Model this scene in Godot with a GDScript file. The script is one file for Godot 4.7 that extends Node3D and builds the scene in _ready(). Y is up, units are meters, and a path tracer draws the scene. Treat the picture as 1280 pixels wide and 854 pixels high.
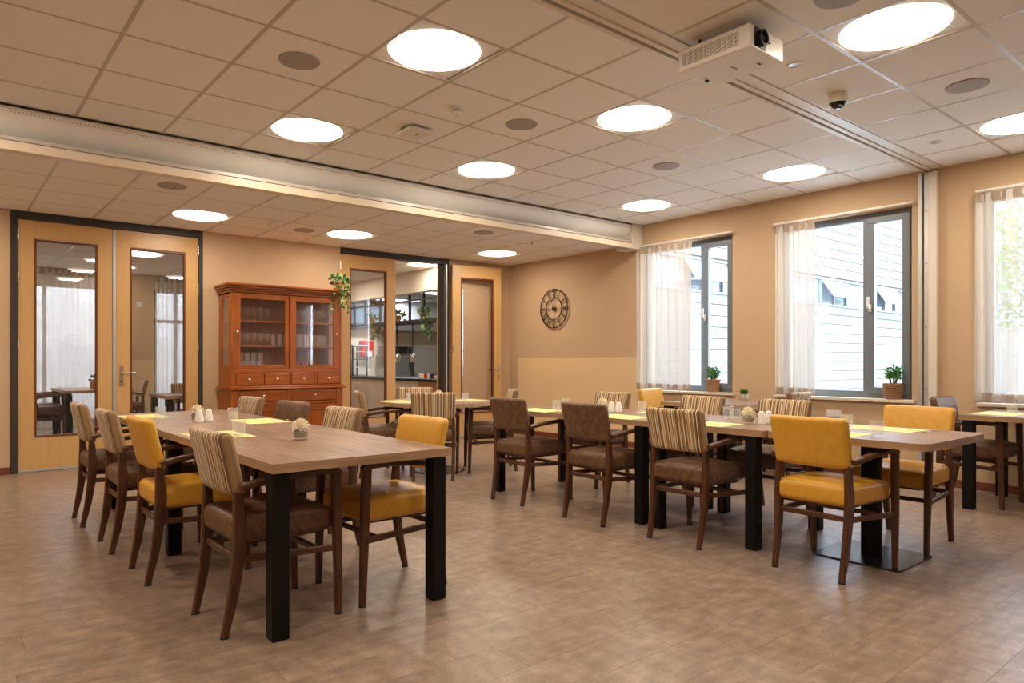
extends Node3D

# ---------------------------------------------------------------- dimensions (metres)
const CAM_H := 1.166
const CEIL := 2.996          # main suspended ceiling
const LOW := 2.745           # lower ceiling along the back
const XW := 7.376            # window wall, inner face
const ZB := -8.72            # back wall, inner face
const ZN := 3.0              # wall behind the camera
const XL := -1.7             # left wall
const ZSTEP := -5.96         # edge between the two ceilings
const TT := 0.745            # table height
const SKY_E := 12.0
const EXPOSURE := 1.18
const LAMP_E := 1.25
const LAMP_COLOR := Color(1.0, 0.945, 0.86)

var M := {}
var used := {}
var rng := RandomNumberGenerator.new()


# ---------------------------------------------------------------- mesh builder
class MB:
	var s := SurfaceTool.new()
	var uo := Vector2.ZERO
	var xf := Transform3D.IDENTITY

	func _init() -> void:
		s.begin(Mesh.PRIMITIVE_TRIANGLES)
		s.set_smooth_group(-1)

	func sg(g: int) -> void:
		s.set_smooth_group(g)

	func tri(a: Vector3, b: Vector3, c: Vector3, out: Vector3, ua := Vector2.ZERO, ub := Vector2.ZERO, uc := Vector2.ZERO) -> void:
		var n := (c - a).cross(b - a)
		if n.length_squared() < 1e-16:
			return
		var p := [a, b, c]
		var u := [ua, ub, uc]
		if n.dot(out) < 0:
			p = [a, c, b]
			u = [ua, uc, ub]
		for i in 3:
			s.set_uv(u[i] + uo)
			s.add_vertex(xf * p[i])

	func quad(a: Vector3, b: Vector3, c: Vector3, d: Vector3, out: Vector3, ua := Vector2.ZERO, ub := Vector2.ZERO, uc := Vector2.ZERO, ud := Vector2.ZERO) -> void:
		tri(a, b, c, out, ua, ub, uc)
		tri(a, c, d, out, ua, uc, ud)

	static func uvp(p: Vector3, axis: int, grain: int) -> Vector2:
		var o := []
		for k in 3:
			if k != axis:
				o.append(k)
		if axis == grain:
			return Vector2(p[o[0]], p[o[1]])
		var third: int = o[0] if o[1] == grain else o[1]
		return Vector2(p[third], p[grain])

	# chamfered box; the texture's v runs along the grain axis
	func box(c: Vector3, size: Vector3, bev := 0.003, grain := 2) -> void:
		var h := size / 2.0
		var b := minf(bev, minf(h.x, minf(h.y, h.z)) * 0.45)
		var pt := func(sx: int, sy: int, sz: int, ax: int) -> Vector3:
			var q := Vector3(sx * h.x, sy * h.y, sz * h.z)
			for k in 3:
				if k != ax:
					q[k] -= signf(q[k]) * b
			return c + q
		for ax in 3:
			var o1 := (ax + 1) % 3
			var o2 := (ax + 2) % 3
			for sgn in [-1, 1]:
				var ps := []
				for cc in [[-1, -1], [1, -1], [1, 1], [-1, 1]]:
					var v := [0, 0, 0]
					v[ax] = sgn
					v[o1] = cc[0]
					v[o2] = cc[1]
					ps.append(pt.call(v[0], v[1], v[2], ax))
				var n := Vector3.ZERO
				n[ax] = sgn
				quad(ps[0], ps[1], ps[2], ps[3], n, uvp(ps[0], ax, grain), uvp(ps[1], ax, grain), uvp(ps[2], ax, grain), uvp(ps[3], ax, grain))
		if b <= 0.0:
			return
		for ax in 3:
			var o1 := (ax + 1) % 3
			var o2 := (ax + 2) % 3
			for s1 in [-1, 1]:
				for s2 in [-1, 1]:
					var v0 := [0, 0, 0]
					v0[o1] = s1
					v0[o2] = s2
					var v1 := v0.duplicate()
					v0[ax] = -1
					v1[ax] = 1
					var n := Vector3.ZERO
					n[o1] = s1
					n[o2] = s2
					var a: Vector3 = pt.call(v0[0], v0[1], v0[2], o1)
					var bb: Vector3 = pt.call(v1[0], v1[1], v1[2], o1)
					var cc2: Vector3 = pt.call(v1[0], v1[1], v1[2], o2)
					var d: Vector3 = pt.call(v0[0], v0[1], v0[2], o2)
					quad(a, bb, cc2, d, n, uvp(a, o1, grain), uvp(bb, o1, grain), uvp(cc2, o1, grain), uvp(d, o1, grain))
		for sx in [-1, 1]:
			for sy in [-1, 1]:
				for sz in [-1, 1]:
					var a: Vector3 = pt.call(sx, sy, sz, 0)
					tri(a, pt.call(sx, sy, sz, 1), pt.call(sx, sy, sz, 2), Vector3(sx, sy, sz), uvp(a, 0, grain), uvp(a, 0, grain), uvp(a, 0, grain))

	func span(lo: Vector3, hi: Vector3, bev := 0.003, grain := 2) -> void:
		box((lo + hi) / 2.0, (hi - lo).abs(), bev, grain)

	# swept bar with a chamfered rectangular section; w = [width along side, thickness]
	func limb(pts: Array, ws: Array, side: Vector3, cham := 0.2) -> void:
		var rings := []
		var lens := [0.0]
		for i in pts.size():
			var t: Vector3 = (pts[mini(i + 1, pts.size() - 1)] - pts[maxi(i - 1, 0)]).normalized()
			var sd := (side - t * side.dot(t)).normalized()
			var up := t.cross(sd).normalized()
			var a: float = ws[i].x / 2.0
			var b: float = ws[i].y / 2.0
			var k := minf(a, b) * cham * 2.0
			var ring := []
			for q in [[a, b - k], [a - k, b], [-a + k, b], [-a, b - k], [-a, -b + k], [-a + k, -b], [a - k, -b], [a, -b + k]]:
				ring.append(pts[i] + sd * q[0] + up * q[1])
			rings.append(ring)
			if i > 0:
				lens.append(lens[i - 1] + pts[i].distance_to(pts[i - 1]))
		for i in pts.size() - 1:
			var mid: Vector3 = (pts[i] + pts[i + 1]) / 2.0
			for j in 8:
				var a: Vector3 = rings[i][j]
				var b: Vector3 = rings[i][(j + 1) % 8]
				var c: Vector3 = rings[i + 1][(j + 1) % 8]
				var d: Vector3 = rings[i + 1][j]
				quad(a, b, c, d, (a + b + c + d) / 4.0 - mid, Vector2(j * 0.012, lens[i]), Vector2((j + 1) * 0.012, lens[i]), Vector2((j + 1) * 0.012, lens[i + 1]), Vector2(j * 0.012, lens[i + 1]))
		for e in [0, pts.size() - 1]:
			var o: Vector3 = pts[e] - pts[1 if e == 0 else e - 1]
			for j in range(1, 7):
				tri(rings[e][0], rings[e][j], rings[e][j + 1], o)

	# round tube along points
	func tube(pts: Array, radii: Array, n := 8) -> void:
		sg(1)
		var rings := []
		var ref := Vector3(0.3, 1, 0.2)
		for i in pts.size():
			var t: Vector3 = (pts[mini(i + 1, pts.size() - 1)] - pts[maxi(i - 1, 0)]).normalized()
			if absf(t.dot(ref.normalized())) > 0.95:
				ref = Vector3(1, 0.1, 0.3)
			var sd := (ref - t * ref.dot(t)).normalized()
			var up := t.cross(sd)
			var ring := []
			for j in n:
				var an := TAU * j / n
				ring.append(pts[i] + (sd * cos(an) + up * sin(an)) * radii[i])
			rings.append(ring)
		for i in pts.size() - 1:
			var mid: Vector3 = (pts[i] + pts[i + 1]) / 2.0
			for j in n:
				var a: Vector3 = rings[i][j]
				var b: Vector3 = rings[i][(j + 1) % n]
				var c: Vector3 = rings[i + 1][(j + 1) % n]
				var d: Vector3 = rings[i + 1][j]
				quad(a, b, c, d, (a + b + c + d) / 4.0 - mid)
		sg(-1)
		for e in [0, pts.size() - 1]:
			var o: Vector3 = pts[e] - pts[1 if e == 0 else e - 1]
			for j in range(1, n - 1):
				tri(rings[e][0], rings[e][j], rings[e][j + 1], o)
		sg(-1)

	# lathe round y; prof = [[r, y], ...] from one end to the other along the outline
	func lathe(prof: Array, n := 16, c := Vector3.ZERO, smooth := true) -> void:
		for i in prof.size() - 1:
			var p0: Array = prof[i]
			var p1: Array = prof[i + 1]
			sg((i + 1) if smooth else -1)
			var out2 := Vector2(p1[1] - p0[1], p0[0] - p1[0])
			for j in n:
				var a0 := TAU * j / n
				var a1 := TAU * (j + 1) / n
				var d0 := Vector3(cos(a0), 0, sin(a0))
				var d1 := Vector3(cos(a1), 0, sin(a1))
				var o := (d0 + d1) * 0.5 * out2.x + Vector3(0, out2.y, 0)
				quad(c + d0 * p0[0] + Vector3(0, p0[1], 0), c + d1 * p0[0] + Vector3(0, p0[1], 0), c + d1 * p1[0] + Vector3(0, p1[1], 0), c + d0 * p1[0] + Vector3(0, p1[1], 0), o, Vector2(float(j) / n, p0[1]), Vector2(float(j + 1) / n, p0[1]), Vector2(float(j + 1) / n, p1[1]), Vector2(float(j) / n, p1[1]))
		sg(-1)

	static func coords(h: float, r: float, n: int) -> Array:
		var o := []
		for k in [1.0, 0.577, 0.268]:
			o.append(-(h - r + r * k))
		for i in n + 1:
			o.append(lerpf(-(h - r), h - r, float(i) / n))
		for k in [0.268, 0.577, 1.0]:
			o.append(h - r + r * k)
		return o

	# soft rounded block of half size h, bent by deform(p)
	func rbox(h: Vector3, r: float, seg: Vector3i, deform: Callable, uvscale := 1.0) -> void:
		sg(1)
		var cs := [coords(h.x, r, seg.x), coords(h.y, r, seg.y), coords(h.z, r, seg.z)]
		var inner := h - Vector3(r, r, r)
		for ax in 3:
			var o1 := (ax + 1) % 3
			var o2 := (ax + 2) % 3
			for sgn in [-1, 1]:
				var n := Vector3.ZERO
				n[ax] = sgn
				var grid := []
				var uvs := []
				for a in cs[o1]:
					var row := []
					var ur := []
					for b in cs[o2]:
						var p := Vector3.ZERO
						p[ax] = sgn * h[ax]
						p[o1] = a
						p[o2] = b
						var q := p.clamp(-inner, inner)
						p = q + (p - q).normalized() * r
						ur.append(Vector2(p.x / (2.0 * h.x) + 0.5, p.y / (2.0 * h.y)) if uvscale < 0 else Vector2(p.x + 0.3 * p.y, p.z + 0.7 * p.y) * uvscale)
						row.append(deform.call(p))
					grid.append(row)
					uvs.append(ur)
				for i in grid.size() - 1:
					for j in grid[0].size() - 1:
						quad(grid[i][j], grid[i + 1][j], grid[i + 1][j + 1], grid[i][j + 1], n, uvs[i][j], uvs[i + 1][j], uvs[i + 1][j + 1], uvs[i][j + 1])
		sg(-1)

	# flat polygon (x, z) extruded from y0 to y1
	func prism(poly: Array, y0: float, y1: float) -> void:
		var c := Vector2.ZERO
		for p in poly:
			c += p
		c /= poly.size()
		var run := 0.0
		for i in poly.size():
			var a: Vector2 = poly[i]
			var b: Vector2 = poly[(i + 1) % poly.size()]
			var m := (a + b) / 2.0 - c
			var l := a.distance_to(b)
			quad(Vector3(a.x, y0, a.y), Vector3(b.x, y0, b.y), Vector3(b.x, y1, b.y), Vector3(a.x, y1, a.y), Vector3(m.x, 0, m.y), Vector2(y0, run), Vector2(y0, run + l), Vector2(y1, run + l), Vector2(y1, run))
			run += l
			tri(Vector3(c.x, y1, c.y), Vector3(a.x, y1, a.y), Vector3(b.x, y1, b.y), Vector3.UP, c, a, b)
			tri(Vector3(c.x, y0, c.y), Vector3(a.x, y0, a.y), Vector3(b.x, y0, b.y), Vector3.DOWN, c, a, b)

	func done() -> ArrayMesh:
		s.generate_normals()
		return s.commit()


# ---------------------------------------------------------------- scene helpers
func numbered(called: String) -> String:
	if not used.has(called):
		used[called] = 0
		return called
	used[called] += 1
	return "%s_%03d" % [called, used[called]]


func thing(called: String, label: String, category: String, at := Vector3.ZERO, turn := 0.0, group := "") -> Node3D:
	var o := Node3D.new()
	o.name = numbered(called)
	add_child(o)
	o.position = at
	o.rotation.y = turn
	o.set_meta("label", label)
	o.set_meta("category", category)
	if group:
		o.set_meta("group", group)
	return o


func structure(called: String, label := "") -> Node3D:
	var o := Node3D.new()
	o.name = numbered(called)
	add_child(o)
	o.set_meta("kind", "structure")
	if label:
		o.set_meta("label", label)
	return o


func part(called: String, mesh: Mesh, mat: Material, parent: Node, at := Vector3.ZERO, rot := Vector3.ZERO) -> MeshInstance3D:
	var o := MeshInstance3D.new()
	o.name = called
	o.mesh = mesh
	o.material_override = mat
	o.position = at
	o.rotation = rot
	o.cast_shadow = GeometryInstance3D.SHADOW_CASTING_SETTING_ON
	parent.add_child(o, true)
	return o


func solid(called: String, mesh: Mesh, mat: Material, kind := "structure") -> MeshInstance3D:
	var o := part(numbered(called), mesh, mat, self)
	o.set_meta("kind", kind)
	return o


func single(called: String, mesh: Mesh, mat: Material, label: String, category: String, at := Vector3.ZERO, turn := 0.0, group := "") -> MeshInstance3D:
	var o := part(numbered(called), mesh, mat, self, at, Vector3(0, turn, 0))
	o.set_meta("label", label)
	o.set_meta("category", category)
	if group:
		o.set_meta("group", group)
	return o


func copy(src: Node3D, at: Vector3, turn := 0.0, label := "", group := "") -> Node3D:
	var c: Node3D = src.duplicate()
	c.name = numbered(String(src.name).rstrip("0123456789").trim_suffix("_"))
	add_child(c)
	c.position = at
	c.rotation.y = turn
	if label:
		c.set_meta("label", label)
	if group:
		c.set_meta("group", group)
	return c


func bx(size: Vector3, bev := 0.003, grain := 2, uo := Vector2.ZERO) -> ArrayMesh:
	var m := MB.new()
	m.uo = uo
	m.box(Vector3.ZERO, size, bev, grain)
	return m.done()


func spanmesh(lo: Vector3, hi: Vector3, bev := 0.003, grain := 2) -> ArrayMesh:
	var m := MB.new()
	m.span(lo, hi, bev, grain)
	return m.done()


func lathe(prof: Array, n := 16, smooth := true) -> ArrayMesh:
	var m := MB.new()
	m.lathe(prof, n, Vector3.ZERO, smooth)
	return m.done()


# ---------------------------------------------------------------- materials
func nimg(sd: int, freq: float, w: int, h: int, W: int, H: int, oct := 4) -> Image:
	var n := FastNoiseLite.new()
	n.seed = sd
	n.noise_type = FastNoiseLite.TYPE_SIMPLEX_SMOOTH
	n.frequency = freq
	n.fractal_octaves = oct
	var im := n.get_seamless_image(w, h)
	im.convert(Image.FORMAT_L8)
	if W != w or H != h:
		im.resize(W, H, Image.INTERPOLATE_CUBIC)
	return im


func mixtex(layers: Array, weights: Array, dark: Color, light: Color, contrast := 1.0) -> ImageTexture:
	var W: int = layers[0].get_width()
	var H: int = layers[0].get_height()
	var data := PackedByteArray()
	data.resize(W * H * 3)
	var bufs := []
	for l in layers:
		bufs.append(l.get_data())
	var k := 0
	for i in W * H:
		var v := 0.0
		for j in bufs.size():
			v += bufs[j][i] * weights[j]
		v = clampf((v / 255.0 - 0.5) * contrast + 0.5, 0.0, 1.0)
		data[k] = int(255.0 * lerpf(dark.r, light.r, v))
		data[k + 1] = int(255.0 * lerpf(dark.g, light.g, v))
		data[k + 2] = int(255.0 * lerpf(dark.b, light.b, v))
		k += 3
	var im := Image.create_from_data(W, H, false, Image.FORMAT_RGB8, data)
	im.generate_mipmaps()
	return ImageTexture.create_from_image(im)


func rgb(r: float, g: float, b: float) -> Color:
	return Color(r / 255.0, g / 255.0, b / 255.0)


func flat(c: Color, rough := 0.6, metal := 0.0, spec := 0.5) -> StandardMaterial3D:
	var m := StandardMaterial3D.new()
	m.albedo_color = c
	m.roughness = rough
	m.metallic = metal
	m.metallic_specular = spec
	m.cull_mode = BaseMaterial3D.CULL_DISABLED
	return m


func papermat() -> void:
	M.paper.uv1_scale = Vector3(1.0 / 0.29, 1.0 / 0.42, 1.0)


func textured(t: Texture2D, scale: float, rough := 0.6, tri := false) -> StandardMaterial3D:
	var m := flat(Color.WHITE, rough)
	m.albedo_texture = t
	m.uv1_scale = Vector3(scale, scale, scale)
	m.uv1_triplanar = tri
	return m


func pane(c: Color, alpha: float, rough := 0.0) -> StandardMaterial3D:
	var m := flat(Color(c.r, c.g, c.b, alpha), rough)
	m.transparency = BaseMaterial3D.TRANSPARENCY_ALPHA
	return m


func glow(c: Color, e: float) -> StandardMaterial3D:
	var m := flat(rgb(240, 238, 232), 0.5)
	m.emission_enabled = true
	m.emission = c
	m.emission_energy_multiplier = e
	return m


func bumped(m: StandardMaterial3D, im: Image, depth: float) -> StandardMaterial3D:
	m.heightmap_enabled = true
	m.heightmap_texture = ImageTexture.create_from_image(im)
	m.heightmap_scale = depth
	return m


func stripes() -> ImageTexture:
	var W := 512
	var im := Image.create(W, 8, false, Image.FORMAT_RGB8)
	var pal := [rgb(126, 96, 64), rgb(202, 170, 126), rgb(242, 224, 188), rgb(162, 130, 92), rgb(88, 62, 40), rgb(222, 194, 150)]
	var seq := [[3, 14], [0, 20], [2, 7], [4, 6], [0, 13], [5, 9], [3, 22], [2, 6], [1, 16], [4, 4], [5, 8], [0, 18], [2, 8], [3, 16], [4, 5], [1, 12], [2, 5], [0, 24], [5, 7], [3, 12], [2, 9], [4, 7], [1, 18], [5, 6], [0, 14], [2, 6], [3, 20], [4, 5], [5, 10], [1, 14], [2, 7], [0, 22], [4, 4], [5, 9], [3, 15], [2, 8], [0, 17], [1, 10], [4, 6], [2, 6], [3, 18], [5, 8], [0, 12]]
	var x := 0
	var i := 0
	while x < W:
		var q: Array = seq[i % seq.size()]
		im.fill_rect(Rect2i(x, 0, q[1], 8), pal[q[0]])
		x += q[1]
		i += 1
	im.generate_mipmaps()
	return ImageTexture.create_from_image(im)


func mat_print() -> ImageTexture:
	# pale yellow paper place mat with soft citrus shapes
	var im := Image.create(256, 192, false, Image.FORMAT_RGB8)
	im.fill(rgb(246, 234, 152))
	var r := RandomNumberGenerator.new()
	r.seed = 5
	var pal := [rgb(252, 248, 214), rgb(238, 212, 96), rgb(250, 243, 184), rgb(206, 204, 104), rgb(236, 178, 128)]
	for k in 46:
		var c: Color = pal[mini(4, int(r.randf() * 4.3))]
		var cx := r.randi_range(0, 255)
		var cy := r.randi_range(0, 191)
		var a := r.randf_range(8, 30)
		var b := r.randf_range(4, 12)
		var th := r.randf_range(0, PI)
		for dx in range(-30, 31):
			for dy in range(-30, 31):
				var u := (dx * cos(th) + dy * sin(th)) / a
				var v := (-dx * sin(th) + dy * cos(th)) / b
				if u * u + v * v < 1.0:
					im.set_pixel(posmod(cx + dx, 256), posmod(cy + dy, 192), c)
	im.generate_mipmaps()
	return ImageTexture.create_from_image(im)


func make_materials() -> void:
	var speck := nimg(3, 0.2, 256, 256, 256, 256, 3)
	M.wall = textured(mixtex([nimg(1, 0.03, 256, 256, 256, 256), speck], [0.5, 0.5], rgb(198, 167, 133), rgb(205, 175, 141)), 0.8, 0.75, true)
	M.panel = flat(rgb(228, 198, 154), 0.6)
	M.tile = textured(mixtex([nimg(5, 0.25, 256, 256, 256, 256, 3)], [1.0], rgb(240, 236, 230), rgb(248, 245, 240), 1.4), 2.0, 0.9, true)
	M.bar = flat(rgb(196, 186, 174), 0.28)
	M.white = flat(rgb(232, 226, 216), 0.4)
	M.lip = flat(rgb(226, 206, 180), 0.35)
	M.trimwhite2 = flat(rgb(244, 242, 238), 0.5)
	M.duct = flat(rgb(243, 238, 230), 0.4)
	M.trimwhite = flat(rgb(226, 216, 200), 0.35)
	M.track = flat(rgb(205, 205, 202), 0.3, 0.6)
	# vinyl planks
	var cloud := nimg(11, 0.02, 256, 512, 512, 512, 5)
	var streak := nimg(12, 0.03, 512, 128, 512, 512, 5)
	var fine := nimg(13, 0.22, 512, 256, 512, 512, 4)
	for k in 4:
		var d: float = [0, 2, -2, 1][k]
		M["plank%d" % k] = textured(mixtex([cloud, streak, fine], [0.3, 0.34, 0.36], rgb(114 + d, 95 + d, 81 + d), rgb(178 + d, 153 + d, 131 + d), 1.5), 1.0, 0.33)
	M.floorbase = flat(rgb(104, 86, 70), 0.5)
	M.skirt = flat(rgb(120, 62, 40), 0.5)
	# woods
	var g1 := nimg(21, 0.05, 512, 32, 512, 512, 5)
	var g2 := nimg(22, 0.012, 512, 128, 512, 512, 4)
	var g3 := nimg(23, 0.2, 512, 16, 512, 512, 3)
	M.top = textured(mixtex([g1, g2, g3], [0.4, 0.4, 0.2], rgb(112, 84, 66), rgb(176, 142, 114), 1.3), 0.9, 0.36)
	M.topedge = textured(mixtex([g1, g2, g3], [0.4, 0.4, 0.2], rgb(140, 108, 78), rgb(196, 160, 122), 1.2), 0.9, 0.5)
	M.chairwood = textured(mixtex([g1, g3], [0.6, 0.4], rgb(62, 37, 22), rgb(106, 66, 40), 1.3), 2.5, 0.38)
	M.cabinet = textured(mixtex([g1, g2, g3], [0.4, 0.4, 0.2], rgb(126, 60, 8), rgb(188, 102, 24), 1.2), 1.2, 0.33)
	M.cabdark = textured(mixtex([g1, g2, g3], [0.4, 0.4, 0.2], rgb(140, 88, 50), rgb(182, 126, 82), 1.2), 1.2, 0.5)
	M.door = textured(mixtex([g1, g2], [0.5, 0.5], rgb(205, 161, 102), rgb(214, 171, 114), 1.0), 0.8, 0.34)
	M.bead = flat(rgb(112, 58, 34), 0.45)
	M.frame = flat(rgb(56, 52, 48), 0.5)
	M.counterwood = textured(mixtex([g1, g2, g3], [0.4, 0.35, 0.25], rgb(176, 164, 152), rgb(226, 216, 206), 1.3), 0.8, 0.5)
	M.counterbrown = textured(mixtex([g1, g2], [0.5, 0.5], rgb(150, 108, 66), rgb(178, 132, 86), 1.0), 0.8, 0.5)
	# upholstery
	M.stripe = textured(stripes(), 1.0, 0.85)
	M.stripe.rim_enabled = true
	M.stripe.rim = 0.3
	var hide := nimg(31, 0.03, 256, 256, 256, 256, 5)
	var hide2 := nimg(32, 0.12, 256, 256, 256, 256, 3)
	M.brown = textured(mixtex([hide, hide2], [0.6, 0.4], rgb(84, 58, 40), rgb(128, 94, 66), 1.5), 2.2, 0.42)
	M.yellow = textured(mixtex([hide, hide2], [0.6, 0.4], rgb(212, 154, 46), rgb(224, 170, 62), 1.2), 2.2, 0.38)
	for q in [M.brown, M.yellow]:
		bumped(q, hide2, 0.05)
	M.black = flat(rgb(15, 14, 13), 0.5, 0.0, 0.35)
	M.steelblack = flat(rgb(34, 34, 36), 0.22)
	M.glide = flat(rgb(22, 20, 18), 0.4)
	M.chrome = flat(rgb(214, 212, 208), 0.22, 1.0)
	M.steel = flat(rgb(178, 178, 174), 0.34, 0.9)
	M.knob = flat(rgb(226, 220, 208), 0.25, 0.7)
	M.glass = pane(rgb(250, 252, 252), 0.008)
	M.tumbler = pane(rgb(244, 248, 248), 0.1)
	M.cabglass = pane(rgb(250, 252, 252), 0.05)
	M.windowframe = flat(rgb(112, 120, 127), 0.4)
	M.sill = flat(rgb(222, 208, 188), 0.4)
	M.sheer = flat(Color(0.88, 0.86, 0.83, 0.74), 0.95)
	M.sheer.transparency = BaseMaterial3D.TRANSPARENCY_ALPHA
	M.sheer.backlight_enabled = true
	M.sheer.backlight = Color(0.2, 0.2, 0.195)
	M.hem = flat(Color(0.72, 0.62, 0.53, 0.7), 0.95)
	M.hem.transparency = BaseMaterial3D.TRANSPARENCY_ALPHA
	M.hem.backlight_enabled = true
	M.hem.backlight = Color(0.15, 0.13, 0.11)
	M.speaker = textured(mixtex([nimg(41, 0.4, 128, 128, 128, 128, 1)], [1.0], rgb(158, 150, 140), rgb(180, 172, 162), 2.0), 8.0, 0.6, true)
	M.plastic = flat(rgb(228, 222, 212), 0.4)
	M.projector = flat(rgb(236, 231, 222), 0.42)
	M.dark = flat(rgb(40, 38, 36), 0.4)
	M.lens = flat(rgb(16, 16, 20), 0.05)
	M.clock = flat(rgb(72, 54, 40), 0.5, 0.3)
	M.paper = textured(mat_print(), 1.0, 0.8)
	papermat()
	M.ceramic = flat(rgb(240, 236, 228), 0.25)
	M.cream = flat(rgb(250, 240, 212), 0.7)
	M.sand = textured(mixtex([nimg(51, 0.3, 128, 128, 128, 128, 2)], [1.0], rgb(108, 92, 70), rgb(170, 152, 122), 1.6), 12.0, 0.9, true)
	M.leafdark = flat(rgb(58, 104, 46), 0.5)
	M.leaf = flat(rgb(74, 138, 62), 0.45)
	M.leafpale = flat(rgb(150, 176, 108), 0.5)
	M.stem = flat(rgb(92, 104, 58), 0.7)
	M.soil = flat(rgb(66, 50, 38), 0.95)
	M.wicker = textured(mixtex([nimg(61, 0.12, 256, 64, 256, 256, 2), nimg(62, 0.12, 64, 256, 256, 256, 2)], [0.5, 0.5], rgb(128, 88, 58), rgb(200, 158, 118), 2.0), 9.0, 0.8, true)
	M.clay = flat(rgb(178, 124, 84), 0.8)
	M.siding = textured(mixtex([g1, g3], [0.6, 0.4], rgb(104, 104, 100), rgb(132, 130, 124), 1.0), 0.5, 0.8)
	M.facadeglass = flat(rgb(92, 104, 116), 0.08)
	M.facadeband = flat(rgb(122, 124, 134), 0.6)
	M.ovenglass = flat(rgb(110, 108, 100), 0.2, 0.3)
	M.jade = flat(rgb(98, 160, 84), 0.4)
	M.patterned = textured(mixtex([nimg(71, 0.08, 128, 128, 128, 128, 2)], [1.0], rgb(120, 96, 76), rgb(232, 222, 206), 3.0), 9.0, 0.5, true)
	M.brick = textured(brick_tex(), 1.0, 0.9, true)
	M.ground = flat(rgb(196, 194, 188), 0.95)
	M.bark = flat(rgb(96, 80, 64), 0.9)
	M.red = flat(rgb(190, 34, 26), 0.4)
	M.kitchenwall = flat(rgb(196, 184, 160), 0.7)
	M.greyceil = flat(rgb(150, 150, 150), 0.8)
	M.bulkhead = flat(rgb(228, 218, 204), 0.6)
	M.rack = flat(rgb(44, 42, 42), 0.45)
	M.lamp = glow(Color(1.0, 0.95, 0.87), 7.0)
	M.lamp2 = glow(Color(0.95, 0.97, 1.0), 3.0)


func brick_tex() -> ImageTexture:
	# distant pale brickwork, joints a few millimetres wide (seen only through curtains)
	var im := Image.create(256, 256, false, Image.FORMAT_RGB8)
	im.fill(rgb(168, 166, 162))
	var r := RandomNumberGenerator.new()
	r.seed = 8
	for row in 8:
		for k in 5:
			var t := r.randf_range(-14, 14)
			im.fill_rect(Rect2i(k * 64 - (32 if row % 2 else 0), row * 32, 60, 26), rgb(206 + t, 200 + t, 192 + t))
	im.generate_mipmaps()
	return ImageTexture.create_from_image(im)


# ---------------------------------------------------------------- scene
func _ready() -> void:
	rng.seed = 20240611
	# camera: level, lens shifted a little up and to the right
	var cam := Camera3D.new()
	cam.name = "camera"
	var f := 864.24
	cam.projection = Camera3D.PROJECTION_FRUSTUM
	cam.keep_aspect = Camera3D.KEEP_HEIGHT
	cam.near = 0.05
	cam.far = 200.0
	cam.size = 854.0 / f * cam.near
	cam.frustum_offset = Vector2((640.0 - 616.71) / f, (452.42 - 427.0) / f) * cam.near
	cam.position = Vector3(0, CAM_H, 0)
	cam.rotation = Vector3(0, -0.6788, 0)
	cam.current = true
	add_child(cam)
	# overcast daylight
	var env := Environment.new()
	env.background_mode = Environment.BG_SKY
	var sm := ProceduralSkyMaterial.new()
	sm.sky_top_color = Color(0.80, 0.89, 1.0)
	sm.sky_horizon_color = Color(0.90, 0.95, 1.0)
	sm.ground_bottom_color = Color(0.45, 0.45, 0.44)
	sm.ground_horizon_color = Color(0.55, 0.56, 0.57)
	sm.sun_angle_max = 0.0
	env.sky = Sky.new()
	env.sky.sky_material = sm
	env.background_energy_multiplier = SKY_E
	env.tonemap_mode = Environment.TONE_MAPPER_LINEAR
	env.tonemap_exposure = EXPOSURE
	env.sdfgi_enabled = true
	env.ssao_enabled = true
	env.ssil_enabled = true
	var we := WorldEnvironment.new()
	we.environment = env
	add_child(we)

	make_materials()
	build_floor()
	build_walls()
	build_ceilings()
	build_windows()
	build_doors()
	build_outside()
	build_left_room()
	build_kitchen()
	build_furniture()
	build_cabinet()
	build_ceiling_devices()
	build_small_things()


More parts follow.
